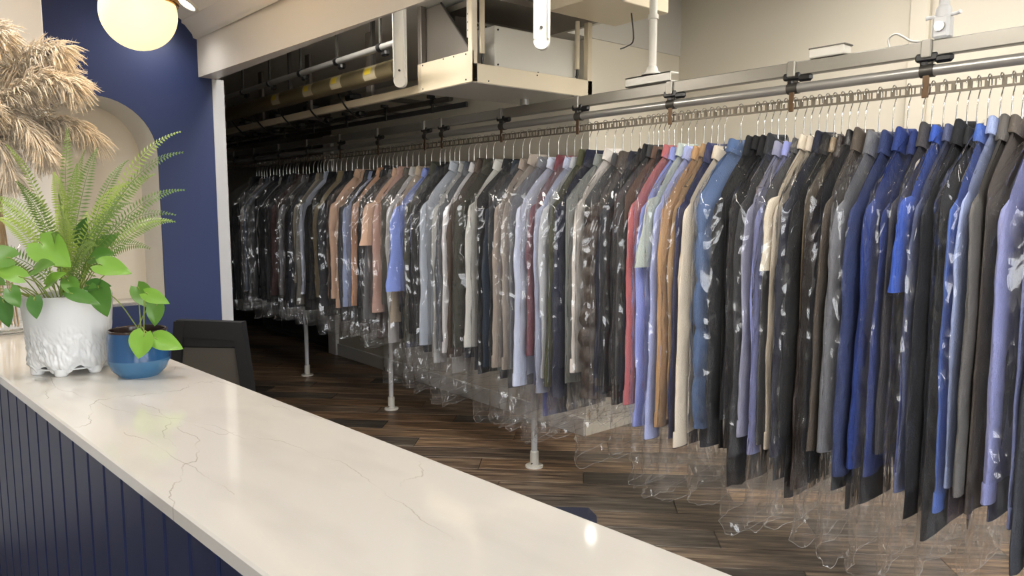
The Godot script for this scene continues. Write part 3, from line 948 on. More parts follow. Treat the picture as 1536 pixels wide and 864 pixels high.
func lift_machine() -> void:
	var t := thing("lift_machine", "cream sheet-metal lift machine frame hanging over the conveyor", "machine", Vector3.ZERO)
	var x0 := 2.2
	var x1 := 3.03
	var z1 := -2.92
	var z0 := -3.40
	var cm: Material = M.cream_metal
	obj("side_panel", MB.new().span(Vector3(x0, 2.10, z0), Vector3(x0 + 0.012, 2.247, z1), 0.002).mesh(), cm, t)
	obj("front_panel", MB.new().span(Vector3(x0, 2.10, z1 - 0.012), Vector3(x1, 2.19, z1), 0.002).mesh(), cm, t)
	obj("rear_panel", MB.new().span(Vector3(x0, 2.10, z0), Vector3(x1, 2.19, z0 + 0.012), 0.002).mesh(), cm, t)
	obj("end_panel", MB.new().span(Vector3(x1 - 0.012, 2.10, z0), Vector3(x1, 2.19, z1), 0.002).mesh(), cm, t)
	obj("tray", MB.new().span(Vector3(x0 + 0.005, 2.098, z0 + 0.005), Vector3(x1 - 0.005, 2.104, z1 - 0.005)).mesh(), M.white_metal, t)
	for p in [[x0 + 0.017, z1 - 0.017], [x1 - 0.02, z1 - 0.017], [x0 + 0.017, z0 + 0.02], [x1 - 0.02, z0 + 0.02]]:
		obj("corner_post", MB.new().box(Vector3(p[0], 2.33, p[1]), Vector3(0.034, 0.46, 0.034), 0.003).mesh(), cm if p[1] > -3.2 else M.grey_panel, t)
	for p in [[x0 + 0.085, z1 - 0.03], [x1 - 0.09, z1 - 0.03]]:
		var rod := obj("piston_rod", MB.new().tube([Vector3(p[0], 2.245, p[1]), Vector3(p[0], 2.54, p[1])], 0.013, 14).mesh(), cm, t)
		obj("joint", MB.new().tube([Vector3(p[0], 2.19, p[1]), Vector3(p[0], 2.20, p[1]), Vector3(p[0], 2.215, p[1]), Vector3(p[0], 2.245, p[1])], [0.009, 0.005, 0.008, 0.006], 10).mesh(), M.black_plastic, rod)
	var bx := MB.new().span(Vector3(x0 + 0.18, 2.19, z1 - 0.20), Vector3(x1 - 0.06, 2.40, z1 - 0.05), 0.004)
	var hb := obj("housing", bx.mesh(), M.white_metal, t)
	for q in [[0.2, 2.21], [0.2, 2.38], [0.75, 2.21], [0.75, 2.38], [0.47, 2.20]]:
		obj("rivet", MB.new().tube([Vector3(x0 + q[0], q[1], z1 - 0.05), Vector3(x0 + q[0], q[1], z1 - 0.047)], 0.005, 8).mesh(), M.dark, hb)
	# black rivets on the panels
	for q in [[0.05, 2.115], [0.05, 2.235], [0.24, 2.24], [0.43, 2.235], [0.43, 2.115], [0.33, 2.238]]:
		obj("rivet", MB.new().tube([Vector3(x0, q[1], z0 + q[0]), Vector3(x0 - 0.002, q[1], z0 + q[0])], 0.004, 8).mesh(), M.dark, t)
	for q in [[0.02, 2.115], [0.02, 2.18], [0.10, 2.112], [0.42, 2.175], [0.8, 2.115], [0.8, 2.18]]:
		obj("rivet", MB.new().tube([Vector3(x0 + q[0], q[1], z1), Vector3(x0 + q[0], q[1], z1 + 0.002)], 0.004, 8).mesh(), M.dark, t)
	# grey slanting side sheet with printed label, and the dark mechanism inside
	var sh := MB.new().prism(PackedVector2Array([Vector2(z0 + 0.02, 2.247), Vector2(z1 - 0.04, 2.247), Vector2(z0 + 0.18, 2.53), Vector2(z0 + 0.02, 2.53)]), 0.0, 0.008, Transform3D(Basis(Vector3(0, 0, 1), Vector3(0, 1, 0), Vector3(1, 0, 0)), Vector3(x0 + 0.035, 0, 0)))
	obj("slanting_sheet", sh.mesh(), M.grey_panel, t)
	var edge := MB.new().tube([Vector3(x0 + 0.03, 2.247, z1 - 0.04), Vector3(x0 + 0.03, 2.53, z0 + 0.18)], 0.006, 8)
	obj("sheet_edge", edge.mesh(), M.dark_steel, t)
	var lb := obj("label_plate", MB.new().span(Vector3(x0 + 0.05, 2.33, z1 - 0.11), Vector3(x0 + 0.054, 2.53, z1 - 0.04)).mesh(), M.white_metal, t)
	for k in 7:
		obj("print_mark", MB.new().span(Vector3(x0 + 0.048, 2.36 + k * 0.013, z1 - 0.10 + 0.008 * (k % 3)), Vector3(x0 + 0.0505, 2.367 + k * 0.013, z1 - 0.06 + 0.006 * (k % 2))).mesh(), M.dark, lb)
	obj("motor_box", MB.new().span(Vector3(x0 + 0.16, 2.36, z0 + 0.03), Vector3(x1 - 0.05, 2.52, z0 + 0.12)).mesh(), M.grey_panel, t)
	obj("roof_sheet", MB.new().span(Vector3(x0 + 0.1, 2.50, z0), Vector3(x1 + 0.02, 2.53, z1 + 0.02)).mesh(), M.grey_panel, t)
	var sl := obj("slide_rail", MB.new().span(Vector3(x0 + 0.17, 2.415, z1 - 0.235), Vector3(x0 + 0.62, 2.45, z1 - 0.22), 0.003).mesh(), M.steel, t)
	for k in 7:
		obj("slide_hole", MB.new().tube([Vector3(x0 + 0.2 + k * 0.055, 2.432, z1 - 0.219), Vector3(x0 + 0.2 + k * 0.055, 2.432, z1 - 0.216)], 0.004 if k % 3 else 0.007, 10).mesh(), M.dark, sl)
	# support under the tray down to the bar
	var su := MB.new().tube([Vector3(RAIL_X - 0.02, 2.066, -3.2), Vector3(RAIL_X - 0.02, 2.10, -3.2)], 0.028, 16)
	obj("support_stub", su.mesh(), M.steel, t)
	# side platform to the right
	var pf := thing("hanging_platform", "cream metal platform at the ceiling right of the lift machine", "platform", Vector3.ZERO)
	obj("deck", MB.new().span(Vector3(2.62, 2.49, -2.87), Vector3(3.15, 2.62, -2.50), 0.003).mesh(), cm, pf)
	obj("lip", MB.new().span(Vector3(2.605, 2.475, -2.87), Vector3(2.62, 2.53, -2.49), 0.003).mesh(), cm, pf)
	obj("stub", MB.new().tube([Vector3(2.79, 2.50, -2.50), Vector3(2.79, 2.50, -2.33)], 0.012, 10).mesh(), M.white_metal, pf)
	obj("cable", MB.new().tube(curve([Vector3(3.0, 2.49, -2.62), Vector3(3.02, 2.36, -2.62), Vector3(3.06, 2.345, -2.70), Vector3(3.1, 2.35, -2.78)], 14), 0.004, 6).mesh(), M.dark_steel, pf)
	# two white hanging arms with rounded ends
	for q in [[-2.76, 2.0, "white rounded hanging arm under the header, left of the lift machine"], [-1.872, 2.017, "white rounded hanging arm in front of the lift machine"]]:
		var a := thing("ceiling_bracket", q[2], "bracket", Vector3(1.7, 0, q[0]), deg_to_rad(-50), "white hanging arms")
		var hw := 0.0265
		var poly := PackedVector2Array()
		for k in 13:
			var an := PI + PI * k / 12.0
			poly.append(Vector2(cos(an) * hw, q[1] + hw + sin(an) * hw))
		poly.append(Vector2(hw, 2.54))
		poly.append(Vector2(-hw, 2.54))
		obj("arm", MB.new().prism(poly, -0.012, 0.012, Transform3D(Basis(Vector3.UP, PI / 2 * 0), Vector3.ZERO)).mesh(), M.white_metal, a)
		var lip := MB.new()
		for s in [-1, 1]:
			lip.box(Vector3(s * (hw - 0.003), 2.29 + (q[1] - 2.0) * 0.5, 0.015), Vector3(0.006, 0.5, 0.008), 0.002)
		obj("rim", lip.mesh(), M.white_metal, a)
		obj("bolt", MB.new().tube([Vector3(0, q[1] + 0.07, 0.011), Vector3(0, q[1] + 0.07, 0.016)], 0.005, 10).mesh(), M.dark_steel, a)


# ---------------------------------------------------------------- garments
func shoulder(x: float, w: float) -> float:
	# height of the shoulder line at a distance from the neck
	var a := absf(x)
	var s := clampf((a - 0.055) / maxf(w - 0.055, 0.01), 0.0, 1.0)
	return 1.752 - 0.165 * s - 0.03 * s * s * s


func body_mesh(w: float, d: float, hem: float, sd: float, flare: float, quilt := 0.0) -> ArrayMesh:
	var cols := 36
	var rows := 22 if quilt == 0.0 else 64
	return MB.new().grid(rows, cols, func(i: int, j: int):
		var t := float(i) / (rows - 1)
		var a := TAU * j / cols
		var c := cos(a)
		var s := sin(a)
		var ex := signf(c) * pow(absf(c), 0.7)
		var ez := signf(s) * pow(absf(s), 0.8)
		var ww := w * lerpf(1.0, flare, smoothstep(0.05, 1.0, t))
		var x := ex * ww
		var y := lerpf(shoulder(ex * w, w), hem + 0.012 * noise.get_noise_2d(ex * 3.0 + sd, 4.0), t)
		var th := d * (0.12 + 0.88 * smoothstep(0.0, 0.09, t))
		var f := noise.get_noise_3d(ex * 3.6 + sd * 7.0, y * 0.55, signf(s) * 2.0 + sd) * 0.55 * smoothstep(0.05, 0.5, t)
		var z := ez * th * (1.0 + f) + d * 0.35 * noise.get_noise_2d(y * 1.4, sd * 3.0)
		if quilt > 0.0:
			var q := absf(sin(PI * y / quilt))
			z *= 0.5 + 0.56 * pow(q, 0.45)
			x *= 0.96 + 0.05 * pow(q, 0.5)
			z += ez * 0.006 * noise.get_noise_3d(ex * 14.0, y * 30.0, sd)
		x += 0.006 * noise.get_noise_2d(y * 4.0, sd + 9.0)
		return Vector3(x, y, z), true).mesh()


func sleeve_mesh(side: float, w: float, rx: float, rz: float, cuff: float, sd: float, swing: float, open_end: float, quilt := 0.0) -> ArrayMesh:
	var cols := 18
	var rows := 26 if quilt == 0.0 else 64
	var top := shoulder(w, w) - 0.004
	return MB.new().grid(rows, cols, func(i: int, j: int):
		var t := float(i) / (rows - 1)
		var a := TAU * j / cols
		var y := lerpf(top, cuff, t)
		var cap := sqrt(clampf(t / 0.06, 0.0, 1.0))
		var taper := lerpf(1.0, 0.74, t) * cap
		if open_end > 0.0:
			taper = lerpf(1.0, open_end, t) * cap
		var cx := side * (w - 0.012 + 0.02 * smoothstep(0.0, 0.3, t) + swing * t * t)
		var cz := 0.010 * noise.get_noise_2d(y * 1.6, sd * 5.0) + 0.010 * sin(sd * 9.0) * t
		var wr := 1.0 + 0.36 * noise.get_noise_3d(cos(a) * 0.9 + sd * 3.0, y * 3.2, sin(a) * 0.9)
		if quilt > 0.0:
			wr *= 0.72 + 0.34 * pow(absf(sin(PI * y / quilt + 0.6)), 0.5)
			wr += 0.07 * noise.get_noise_3d(cos(a) * 4.0 + sd, y * 26.0, sin(a) * 4.0)
		return Vector3(cx + cos(a) * rx * taper * wr, y, cz + sin(a) * rz * taper * wr), true).mesh()


func cuff_mesh(side: float, w: float, rx: float, rz: float, cuff: float, sd: float, swing: float) -> ArrayMesh:
	var long := 0.07
	var c := Vector3(side * (w + 0.008 + swing), 0, 0.010 * noise.get_noise_2d(cuff * 1.6, sd * 5.0) + 0.010 * sin(sd * 9.0))
	var prof := [Vector2(1.02, long), Vector2(1.1, long - 0.004), Vector2(1.1, long - 0.02), Vector2(1.12, 0.003), Vector2(1.06, 0.0), Vector2(0.98, 0.006)]
	return MB.new().grid(6, 18, func(i: int, j: int):
		var a := TAU * j / 18
		return c + Vector3(cos(a) * prof[i].x * rx * 0.76, cuff - 0.03 + prof[i].y, sin(a) * prof[i].x * rz * 0.8), true).mesh()


func collar_mesh(d: float, lapel: bool) -> ArrayMesh:
	var prof := [Vector2(0.86, 1.735), Vector2(0.90, 1.775), Vector2(0.96, 1.792), Vector2(1.04, 1.790), Vector2(1.16, 1.768), Vector2(1.30, 1.738), Vector2(1.24, 1.734)]
	if lapel:
		prof = [Vector2(0.86, 1.735), Vector2(0.92, 1.785), Vector2(1.0, 1.797), Vector2(1.10, 1.79), Vector2(1.3, 1.745), Vector2(1.45, 1.715), Vector2(1.38, 1.712)]
	return MB.new().grid(7, 28, func(i: int, j: int):
		var a := TAU * j / 28
		var front := maxf(0.0, sin(a))
		return Vector3(cos(a) * prof[i].x * 0.066, prof[i].y - 0.03 * front * front, sin(a) * prof[i].x * maxf(d, 0.02) * 1.1), true).mesh()


func bag_mesh(w: float, d: float, hem: float, bottom: float, sd: float, loose: float) -> ArrayMesh:
	var cols := 52
	var rows := 62
	var hem_t := (1.68 - hem) / (1.68 - bottom)
	return MB.new().grid(rows, cols, func(i: int, j: int):
		var t := float(i) / (rows - 1)
		# more points on the lobby side, where the film is seen
		var b := float(j) / cols
		var a := TAU * (b + 0.07 * sin(TAU * b))
		var c := cos(a + PI)
		var s := sin(a + PI)
		a += PI
		var ex := signf(c) * pow(absf(c), 0.75)
		var ez := signf(s) * pow(absf(s), 0.9)
		var low := smoothstep(hem_t, 1.0, t)
		var ww := w * (1.0 - 0.10 * low + 0.03 * noise.get_noise_2d(t * 3.0, sd))
		var x := ex * ww
		var top := shoulder(ex * w * 0.78, w * 0.78) + 0.012
		if absf(ex) * w < 0.07:
			top += 0.055 * (1.0 - absf(ex) * w / 0.07)
		var ragged := bottom + 0.03 * noise.get_noise_2d(c * 0.8 + sd * 5.0, s * 0.8) + 0.05 * (1.0 - absf(c))
		var y := lerpf(top, ragged, t)
		var th := lerpf(0.004, d, smoothstep(0.0, 0.08, t)) * (1.0 - 0.35 * low)
		var z := ez * th
		# long hanging folds and sharper crumples
		var fold := noise.get_noise_3d(ex * 4.5 + sd * 11.0, y * 0.7, signf(s) + sd)
		var cr := 1.0 - 2.0 * absf(noise.get_noise_3d(ex * 6.0 + sd, y * 3.4 + ex * 2.0, s * 1.2 + sd * 2.0))
		var cr2 := 1.0 - 2.0 * absf(noise.get_noise_3d(ex * 6.0 + sd * 3.0, y * 6.5, s * 2.0 + sd))
		var amp := 0.007 + 0.010 * low + 0.006 * (1.0 - smoothstep(0.0, 0.2, t))
		z += signf(ez) * loose * (fold * 0.012 + cr * amp * 0.8 + cr2 * 0.026 * low) * (0.3 + 0.7 * absf(ez))
		x += signf(ex) * (0.012 * noise.get_noise_3d(y * 2.6, s * 1.5, sd * 4.0) + cr * amp * 0.9 + cr2 * 0.03 * low) * absf(ex)
		z += 0.012 * low * noise.get_noise_2d(x * 5.0, sd * 6.0)
		return Vector3(x, y, z), true).mesh()


func hook_mesh() -> ArrayMesh:
	return MB.new().tube(curve([Vector3(0, 1.74, 0), Vector3(0, 1.83, 0), Vector3(0.004, 1.86, 0), Vector3(0.017, 1.885, 0), Vector3(0.021, 1.905, 0), Vector3(0.013, 1.926, 0), Vector3(-0.002, 1.932, 0), Vector3(-0.015, 1.925, 0), Vector3(-0.02, 1.908, 0)], 24), 0.0024, 6).mesh()


func arms_mesh() -> ArrayMesh:
	var b := MB.new()
	for s in [-1, 1]:
		b.tube([Vector3(0, 1.79, 0), Vector3(s * 0.05, 1.752, 0), Vector3(s * 0.19, 1.615, 0)], 0.0022, 6)
	b.tube([Vector3(-0.19, 1.615, 0), Vector3(0.19, 1.615, 0)], 0.0022, 6)
	b.tube([Vector3(0, 1.775, 0), Vector3(0, 1.80, 0)], 0.0045, 6)
	return b.mesh()


func garments() -> void:
	rng.seed = 41
	var hook := hook_mesh()
	var arms := arms_mesh()
	var kinds := {"shirt": "hanging_shirt", "polo": "hanging_polo_shirt", "jacket": "hanging_jacket", "dress": "hanging_garment", "coat": "hanging_coat", "puffer": "hanging_puffer_coat", "quilt": "hanging_quilted_vest"}
	var cats := {"shirt": "shirt", "polo": "top", "jacket": "jacket", "dress": "garment", "coat": "coat", "puffer": "coat", "quilt": "vest"}
	var made := []
	var k := 0
	for g in GARMENTS:
		k += 1
		var kind: String = g[0]
		var z: float = g[3]
		var cuff: float = g[4]
		var bottom: float = g[5] + rng.randf_range(-0.04, 0.05)
		var gap: float = g[6]
		var sd := k * 1.37
		var t := thing(kinds[kind], g[7], cats[kind], Vector3(RAIL_X, 1.905, z), rng.randf_range(-0.025, 0.025), "bagged garments on the conveyor")
		var off := Vector3(0, -1.905, 0)
		var sag := Vector3(0, -1.905 - rng.randf() * 0.035, 0)
		var hg := obj("hanger", arms, M.chrome, t, sag + Vector3(0, -0.012, 0))
		obj("hook", hook, M.chrome, hg, off - hg.position)
		var m := cloth(g[1], kind == "puffer" or g[7].contains("leather"))
		var w := 0.228 + rng.randf_range(-0.02, 0.02)
		var d := clampf(gap * 0.31, 0.009, 0.030)
		var swing := rng.randf_range(-0.005, 0.03)
		var hem := cuff + 0.05
		var low := cuff
		var bag_w := w + 0.105
		var bag_d := clampf(gap * 0.52, 0.017, 0.045)
		match kind:
			"shirt":
				obj("body", body_mesh(w, d, hem, sd, 0.98), m, t, sag)
				for s: float in [-1.0, 1.0]:
					var sl := obj("sleeve", sleeve_mesh(s, w, 0.058, d * 1.15, cuff + 0.03, sd + s, swing, 0.0), m, t, sag)
					obj("cuff", cuff_mesh(s, w, 0.058, d * 1.15, cuff + 0.03, sd + s, swing), m, sl)
				obj("collar", collar_mesh(d, false), m, t, sag)
			"polo":
				hem = cuff - 0.22
				low = hem
				obj("body", body_mesh(w, d, hem, sd, 0.95), m, t, sag)
				for s: float in [-1.0, 1.0]:
					obj("sleeve", sleeve_mesh(s, w, 0.07, d * 1.25, cuff, sd + s, 0.03, 1.2), m, t, sag)
				obj("collar", collar_mesh(d, false), m, t, sag)
			"jacket":
				hem = cuff + 0.02
				obj("body", body_mesh(w + 0.005, d * 1.1, hem, sd, 1.02), m, t, sag)
				for s: float in [-1.0, 1.0]:
					obj("sleeve", sleeve_mesh(s, w, 0.064, d * 1.35, cuff, sd + s, swing, 0.86), m, t, sag)
				obj("collar", collar_mesh(d * 1.2, true), m, t, sag)
			"dress":
				hem = cuff
				obj("body", body_mesh(w + 0.03, d * 1.2, hem, sd, 1.0), m, t, sag)
				obj("collar", collar_mesh(d, false), m, t, sag)
			"coat":
				hem = cuff
				obj("body", body_mesh(w + 0.01, d * 1.2, hem, sd, 1.05), m, t, sag)
				for s: float in [-1.0, 1.0]:
					obj("sleeve", sleeve_mesh(s, w, 0.066, d * 1.35, maxf(0.66, hem + 0.05), sd + s, swing, 0.88), m, t, sag)
				obj("collar", collar_mesh(d * 1.2, true), m, t, sag)
			"puffer":
				hem = 0.60
				bag_d = 0.075
				bag_w = 0.36
				obj("body", body_mesh(0.235, 0.055, hem, sd, 1.05, 0.098), m, t, sag)
				for s: float in [-1.0, 1.0]:
					obj("sleeve", sleeve_mesh(s, 0.235, 0.075, 0.058, 0.62, sd + s, 0.01, 0.95, 0.098), m, t, sag)
				obj("collar", collar_mesh(0.04, true), m, t, sag)
			"quilt":
				hem = cuff
				bag_d = 0.05
				obj("body", body_mesh(0.275, 0.046, hem, sd, 1.0, 0.20), m, t, sag)
				obj("collar", collar_mesh(0.03, false), m, t, sag)
		if g[2] != "":
			# trousers folded over the hanger bar under the upper garment
			var fold := clampf(cuff - rng.randf_range(0.07, 0.17), bottom + 0.05, 2.0)
			if kind == "polo":
				fold = 0.60
			low = minf(low, fold)
			var um := cloth(g[2])
			var uw := 0.19
			var ub := MB.new().grid(10, 24, func(i: int, j: int):
				var tt := i / 9.0
				var a := TAU * j / 24
				var y := lerpf(1.5, fold, tt)
				return Vector3(signf(cos(a)) * pow(absf(cos(a)), 0.5) * uw - 0.035, y, sin(a) * d * 0.75 + 0.006 * noise.get_noise_2d(y * 2.0, sd)), true)
			obj("trousers", ub.mesh(), um, t, sag)
		made.append({"node": t, "z": z, "w": bag_w, "d": bag_d, "low": minf(hem, low), "bottom": bottom, "sag": sag, "sd": sd, "kind": kind})
	# one film cover over each customer's order of one to four garments, hung with the garment in its middle
	var i := 0
	while i < made.size():
		var first: Dictionary = made[i]
		var count := 1
		if first.z > -2.36:
			count = rng.randi_range(2, 4)
		elif first.z < -4.5:
			count = rng.randi_range(1, 3)
		else:
			count = rng.randi_range(1, 2)
		if first.kind == "puffer":
			count = 1
		count = mini(count, made.size() - i)
		for q in range(1, count):
			if made[i + q].kind == "puffer":
				count = q
				break
		var last: Dictionary = made[i + count - 1]
		var host: Dictionary = made[i + count / 2]
		var zc: float = (first.z + last.z) * 0.5
		var half: float = (last.z - first.z) * 0.5 + (first.d + last.d) * 0.5
		var wide := 0.0
		var low_all := 9.0
		var bot := 9.0
		for q in count:
			wide = maxf(wide, made[i + q].w)
			low_all = minf(low_all, made[i + q].low)
			bot = minf(bot, made[i + q].bottom)
		if rng.randf() < 0.3:
			bot = maxf(bot, low_all - rng.randf_range(0.08, 0.2))
		var sg: Vector3 = host.sag
		var bm := bag_mesh(wide, half, low_all, minf(bot, low_all - 0.06), host.sd, 1.0)
		var bag := obj("plastic_bag", bm, M.film, host.node, sg + Vector3(0, 0.008, zc - host.z))
		var pts: PackedVector3Array = bm.surface_get_arrays(0)[Mesh.ARRAY_VERTEX]
		var ring := []
		for q in range(pts.size() - 52, pts.size()):
			ring.append(pts[q])
		ring.append(pts[pts.size() - 52])
		obj("bag_edge", MB.new().tube(ring, 0.0009, 5, false).mesh(), M.film_edge, bag)
		i += count
	print("garments ", k)


# ---------------------------------------------------------------- plants and small things
func leaf_mesh(long: float, wide: float, droop: float, fold: float) -> ArrayMesh:
	# heart-shaped leaf: base at the origin, tip along +y, face towards +z
	var rows := 11
	var cols := 7
	return MB.new().grid(rows, cols, func(i: int, j: int):
		var t := float(i) / (rows - 1)
		var q := float(j) / (cols - 1) * 2.0 - 1.0
		var half := wide * 0.5 * pow(sin(PI * pow(clampf(t * 0.97 + 0.03, 0, 1), 0.62)), 0.85)
		var lobe := 0.16 * long * maxf(0.0, 1.0 - t * 3.0) * absf(q)
		return Vector3(q * half, t * long - lobe, absf(q) * half * fold - droop * long * t * t + 0.012 * long * sin(t * 9.0 + q * 2.0))).mesh()


func place_leaf(parent: Node3D, root: Vector3, tip_dir: Vector3, facing: Vector3, long: float, wide: float, m: Material, stem_from: Vector3) -> void:
	var y := tip_dir.normalized()
	var x := y.cross(facing).normalized()
	var z := x.cross(y).normalized()
	var o := obj("leaf", leaf_mesh(long, wide, rng.randf_range(0.06, 0.2), rng.randf_range(0.12, 0.3)), m, parent, root)
	o.basis = Basis(x, y, z)
	var mid := (stem_from + root) * 0.5 + Vector3(0, 0.02, 0)
	var st := MB.new().tube(curve([stem_from, mid, root, root + y * long * 0.12], 9), 0.0016, 6)
	obj("stem", st.mesh(), M.stem, parent)


func frond(parent: Node3D, from: Vector3, mid: Vector3, tip: Vector3, wide: float, m: Material) -> void:
	var pts := []
	for k in 40:
		var t := k / 39.0
		pts.append(from * (1 - t) * (1 - t) + mid * 2.0 * t * (1 - t) + tip * t * t)
	var b := MB.new()
	var rad := []
	for k in 40:
		rad.append(lerpf(0.0016, 0.0005, k / 39.0))
	b.tube(pts, rad, 5)
	var view := -CAM_FORWARD + Vector3(0, 0.55, 0) + Vector3(rng.randf_range(-0.5, 0.5), 0, rng.randf_range(-0.5, 0.5))
	for k in range(5, 40):
		for h: int in 1:
			var t := (k + h * 0.5) / 39.5
			if t > 1.0:
				continue
			var p: Vector3 = pts[k]
			var tan: Vector3 = (pts[mini(k + 1, 39)] - pts[k - 1]).normalized()
			var side := tan.cross(view).normalized()
			var nrm := side.cross(tan).normalized()
			var long := wide * (0.35 + 0.65 * smoothstep(0.05, 0.3, t)) * (1.0 - smoothstep(0.55, 1.03, t) * 0.9)
			for s: float in [-1.0, 1.0]:
				var q: Vector3 = p + tan * (0.5 * h) * (pts[mini(k + 1, 39)] - p).length()
				var d := (side * s + tan * 0.38 - nrm * 0.12 + Vector3(0, -0.1, 0)).normalized()
				var e := q + d * long
				var c := (q + e) * 0.5
				var ww := tan * 0.0031
				b.quad(q, c + ww + nrm * 0.0012, e, c - ww + nrm * 0.0012)
	obj("frond", b.mesh(), m, parent)


func green(hex: String, back := 0.35) -> StandardMaterial3D:
	var m := mat(hex, 0.38)
	m.backlight_enabled = true
	m.backlight = Color(hex).lightened(0.2) * back
	m.cull_mode = BaseMaterial3D.CULL_DISABLED
	return m


func plants() -> void:
	rng.seed = 17
	M.stem = mat("8a9a4a", 0.5)
	var fern_m := [green("7f9c48"), green("8fab4c"), green("a5bd55"), green("6b8a40")]
	var leaf_m := [green("5f8c34"), green("4f7d30"), green("7aa83c"), green("42702c")]
	var pot_at := Vector3(0.383, 1.02, -2.48)
	var u := 0.00229
	var t := thing("potted_fern", "white textured ceramic pot with fern and pothos on the counter", "potted plant", pot_at)
	# pot: smooth rim, bark-like relief below, scalloped foot
	var white_glaze := mat("dfdfdd", 0.22)
	var rows := 56
	var cols := 200
	var bark := FastNoiseLite.new()
	bark.seed = 4
	bark.frequency = 1.0
	bark.fractal_octaves = 3
	var pot := MB.new().grid(rows, cols, func(i: int, j: int):
		var s := float(i) / (rows - 1)
		var a := TAU * j / cols
		var scallop := 0.5 + 0.5 * cos(a * 6.0 + 0.4)
		var low := 0.006 + 0.022 * pow(1.0 - scallop, 2.0)
		var y := lerpf(0.226, low, s)
		var r := lerpf(0.117, 0.107, smoothstep(0.0, 0.8, s))
		r -= 0.014 * smoothstep(0.86, 1.0, s)
		var m := smoothstep(0.30, 0.62, s + 0.08 * bark.get_noise_2d(cos(a) * 2.0, sin(a) * 2.0))
		r += 0.0045 * m * (absf(bark.get_noise_3d(cos(a) * 13.0, y * 22.0, sin(a) * 13.0)) * 2.2 - 0.5)
		r += 0.005 * (scallop - 0.5) * smoothstep(0.5, 0.95, s)
		return Vector3(cos(a) * r, y, sin(a) * r), true)
	pot.lathe([Vector2(0.117, 0.226), Vector2(0.1155, 0.229), Vector2(0.112, 0.2285), Vector2(0.110, 0.222), Vector2(0.107, 0.19)], 60)
	pot.lathe([Vector2(0.0, 0.022), Vector2(0.094, 0.022), Vector2(0.098, 0.018)], 40)
	obj("pot", pot.mesh(), white_glaze, t)
	for k in 6:
		var a := (TAU * k - 0.4) / 6.0
		obj("pot_foot", MB.new().lathe([Vector2(0.0, 0.0), Vector2(0.014, 0.0), Vector2(0.018, 0.006), Vector2(0.019, 0.022)], 14).mesh(), white_glaze, t, Vector3(cos(a) * 0.086, 0, sin(a) * 0.086))
	obj("soil", MB.new().lathe([Vector2(0.0, 0.212), Vector2(0.05, 0.214), Vector2(0.109, 0.205)], 30).mesh(), M.soil, t)
	# fern fronds, tips as steps right, up and away from the crown
	var tips := [[-23, 350, 60], [-45, 320, -30], [-33, 290, 40], [4, 325, 80], [67, 312, -60], [50, 308, 70], [140, 342, 30], [164, 312, -20], [174, 236, -70], [128, 268, 60], [127, 228, 20], [137, 196, -60], [-65, 260, -60], [-108, 258, 30], [-96, 265, 70], [-98, 190, -50], [75, 290, 90], [20, 260, -40], [100, 225, 90], [-20, 240, 90], [40, 215, -90], [-60, 215, 95], [10, 300, 20], [85, 200, -80], [30, 285, -50], [-10, 275, -70], [60, 262, 40], [-40, 250, 60], [110, 250, -40], [-75, 232, -20], [55, 240, -85], [0, 235, 85], [90, 275, -10]]
	var crown := Vector3(0, 0.215, 0) + across(0, 0, 0.015)
	for p in tips:
		var tip := crown + across((p[0] - 2) * u, (p[1] - 130) * u, p[2] * u)
		var flat := tip - crown
		var rise := Vector3(flat.x * 0.5, flat.y * 0.72 + 0.03 + absf(p[0]) * u * 0.2, flat.z * 0.5)
		var from := crown + Vector3(rng.randf_range(-0.03, 0.03), 0, rng.randf_range(-0.03, 0.03)) + flat.normalized() * 0.01
		frond(t, from, crown + rise, tip, rng.randf_range(0.025, 0.033), fern_m[rng.randi() % 4])
	# pothos leaves: base right/up (px from the rim centre), towards the front, tip direction, size
	var L := [
		[8, 70, -60, 1.0, -0.55, 52, 46, 2], [-20, 52, -70, -0.9, 0.15, 48, 36, 0], [-45, 40, -50, -0.75, -0.35, 46, 26, 0], [-70, 5, -60, -0.2, -1.0, 54, 40, 1],
		[-104, 12, -30, 0.3, -1.0, 34, 26, 0], [-92, -38, -50, 0.2, -1.0, 36, 18, 1], [76, 44, -60, 0.85, -0.15, 40, 30, 2], [58, 50, -40, 0.9, 0.25, 34, 26, 1],
		[-22, 6, -85, 0.1, -1.0, 34, 26, 3], [-45, 4, -70, -1.0, 0.1, 34, 18, 3], [45, 12, -70, 0.9, -0.3, 40, 20, 1], [12, 40, -80, 0.6, 0.2, 40, 24, 0],
		[-5, 30, -75, -0.6, 0.3, 36, 24, 2], [25, 22, -80, 0.8, 0.5, 32, 22, 2], [-30, 22, -80, -0.5, 0.6, 30, 22, 0], [0, 62, 40, 0.3, 0.9, 40, 34, 3], [30, 55, 20, 0.7, 0.6, 38, 30, 1],
		[-12, 18, -88, 0.5, -0.5, 30, 22, 1], [38, 26, -60, 0.6, -0.6, 28, 22, 0], [-55, 24, -60, -0.9, -0.3, 32, 22, 1], [18, 8, -92, 0.3, -0.9, 26, 20, 3], [-38, 12, -80, -0.7, -0.7, 30, 22, 2], [56, 18, -50, 1.0, 0.1, 30, 20, 3]]
	for p in L:
		var root := Vector3(0, 0.222, 0) + across(p[0] * u, p[1] * u, p[2] * u)
		var dir := across(p[3], p[4], rng.randf_range(-0.45, -0.1))
		place_leaf(t, root, dir, -CAM_FORWARD + Vector3(0, 0.75, 0) + CAM_RIGHT * rng.randf_range(-0.3, 0.3), p[5] * u, p[6] * u * 0.88, leaf_m[p[7]], Vector3(0, 0.212, 0) + across(p[0] * u * 0.4, 0, p[2] * u * 0.4))
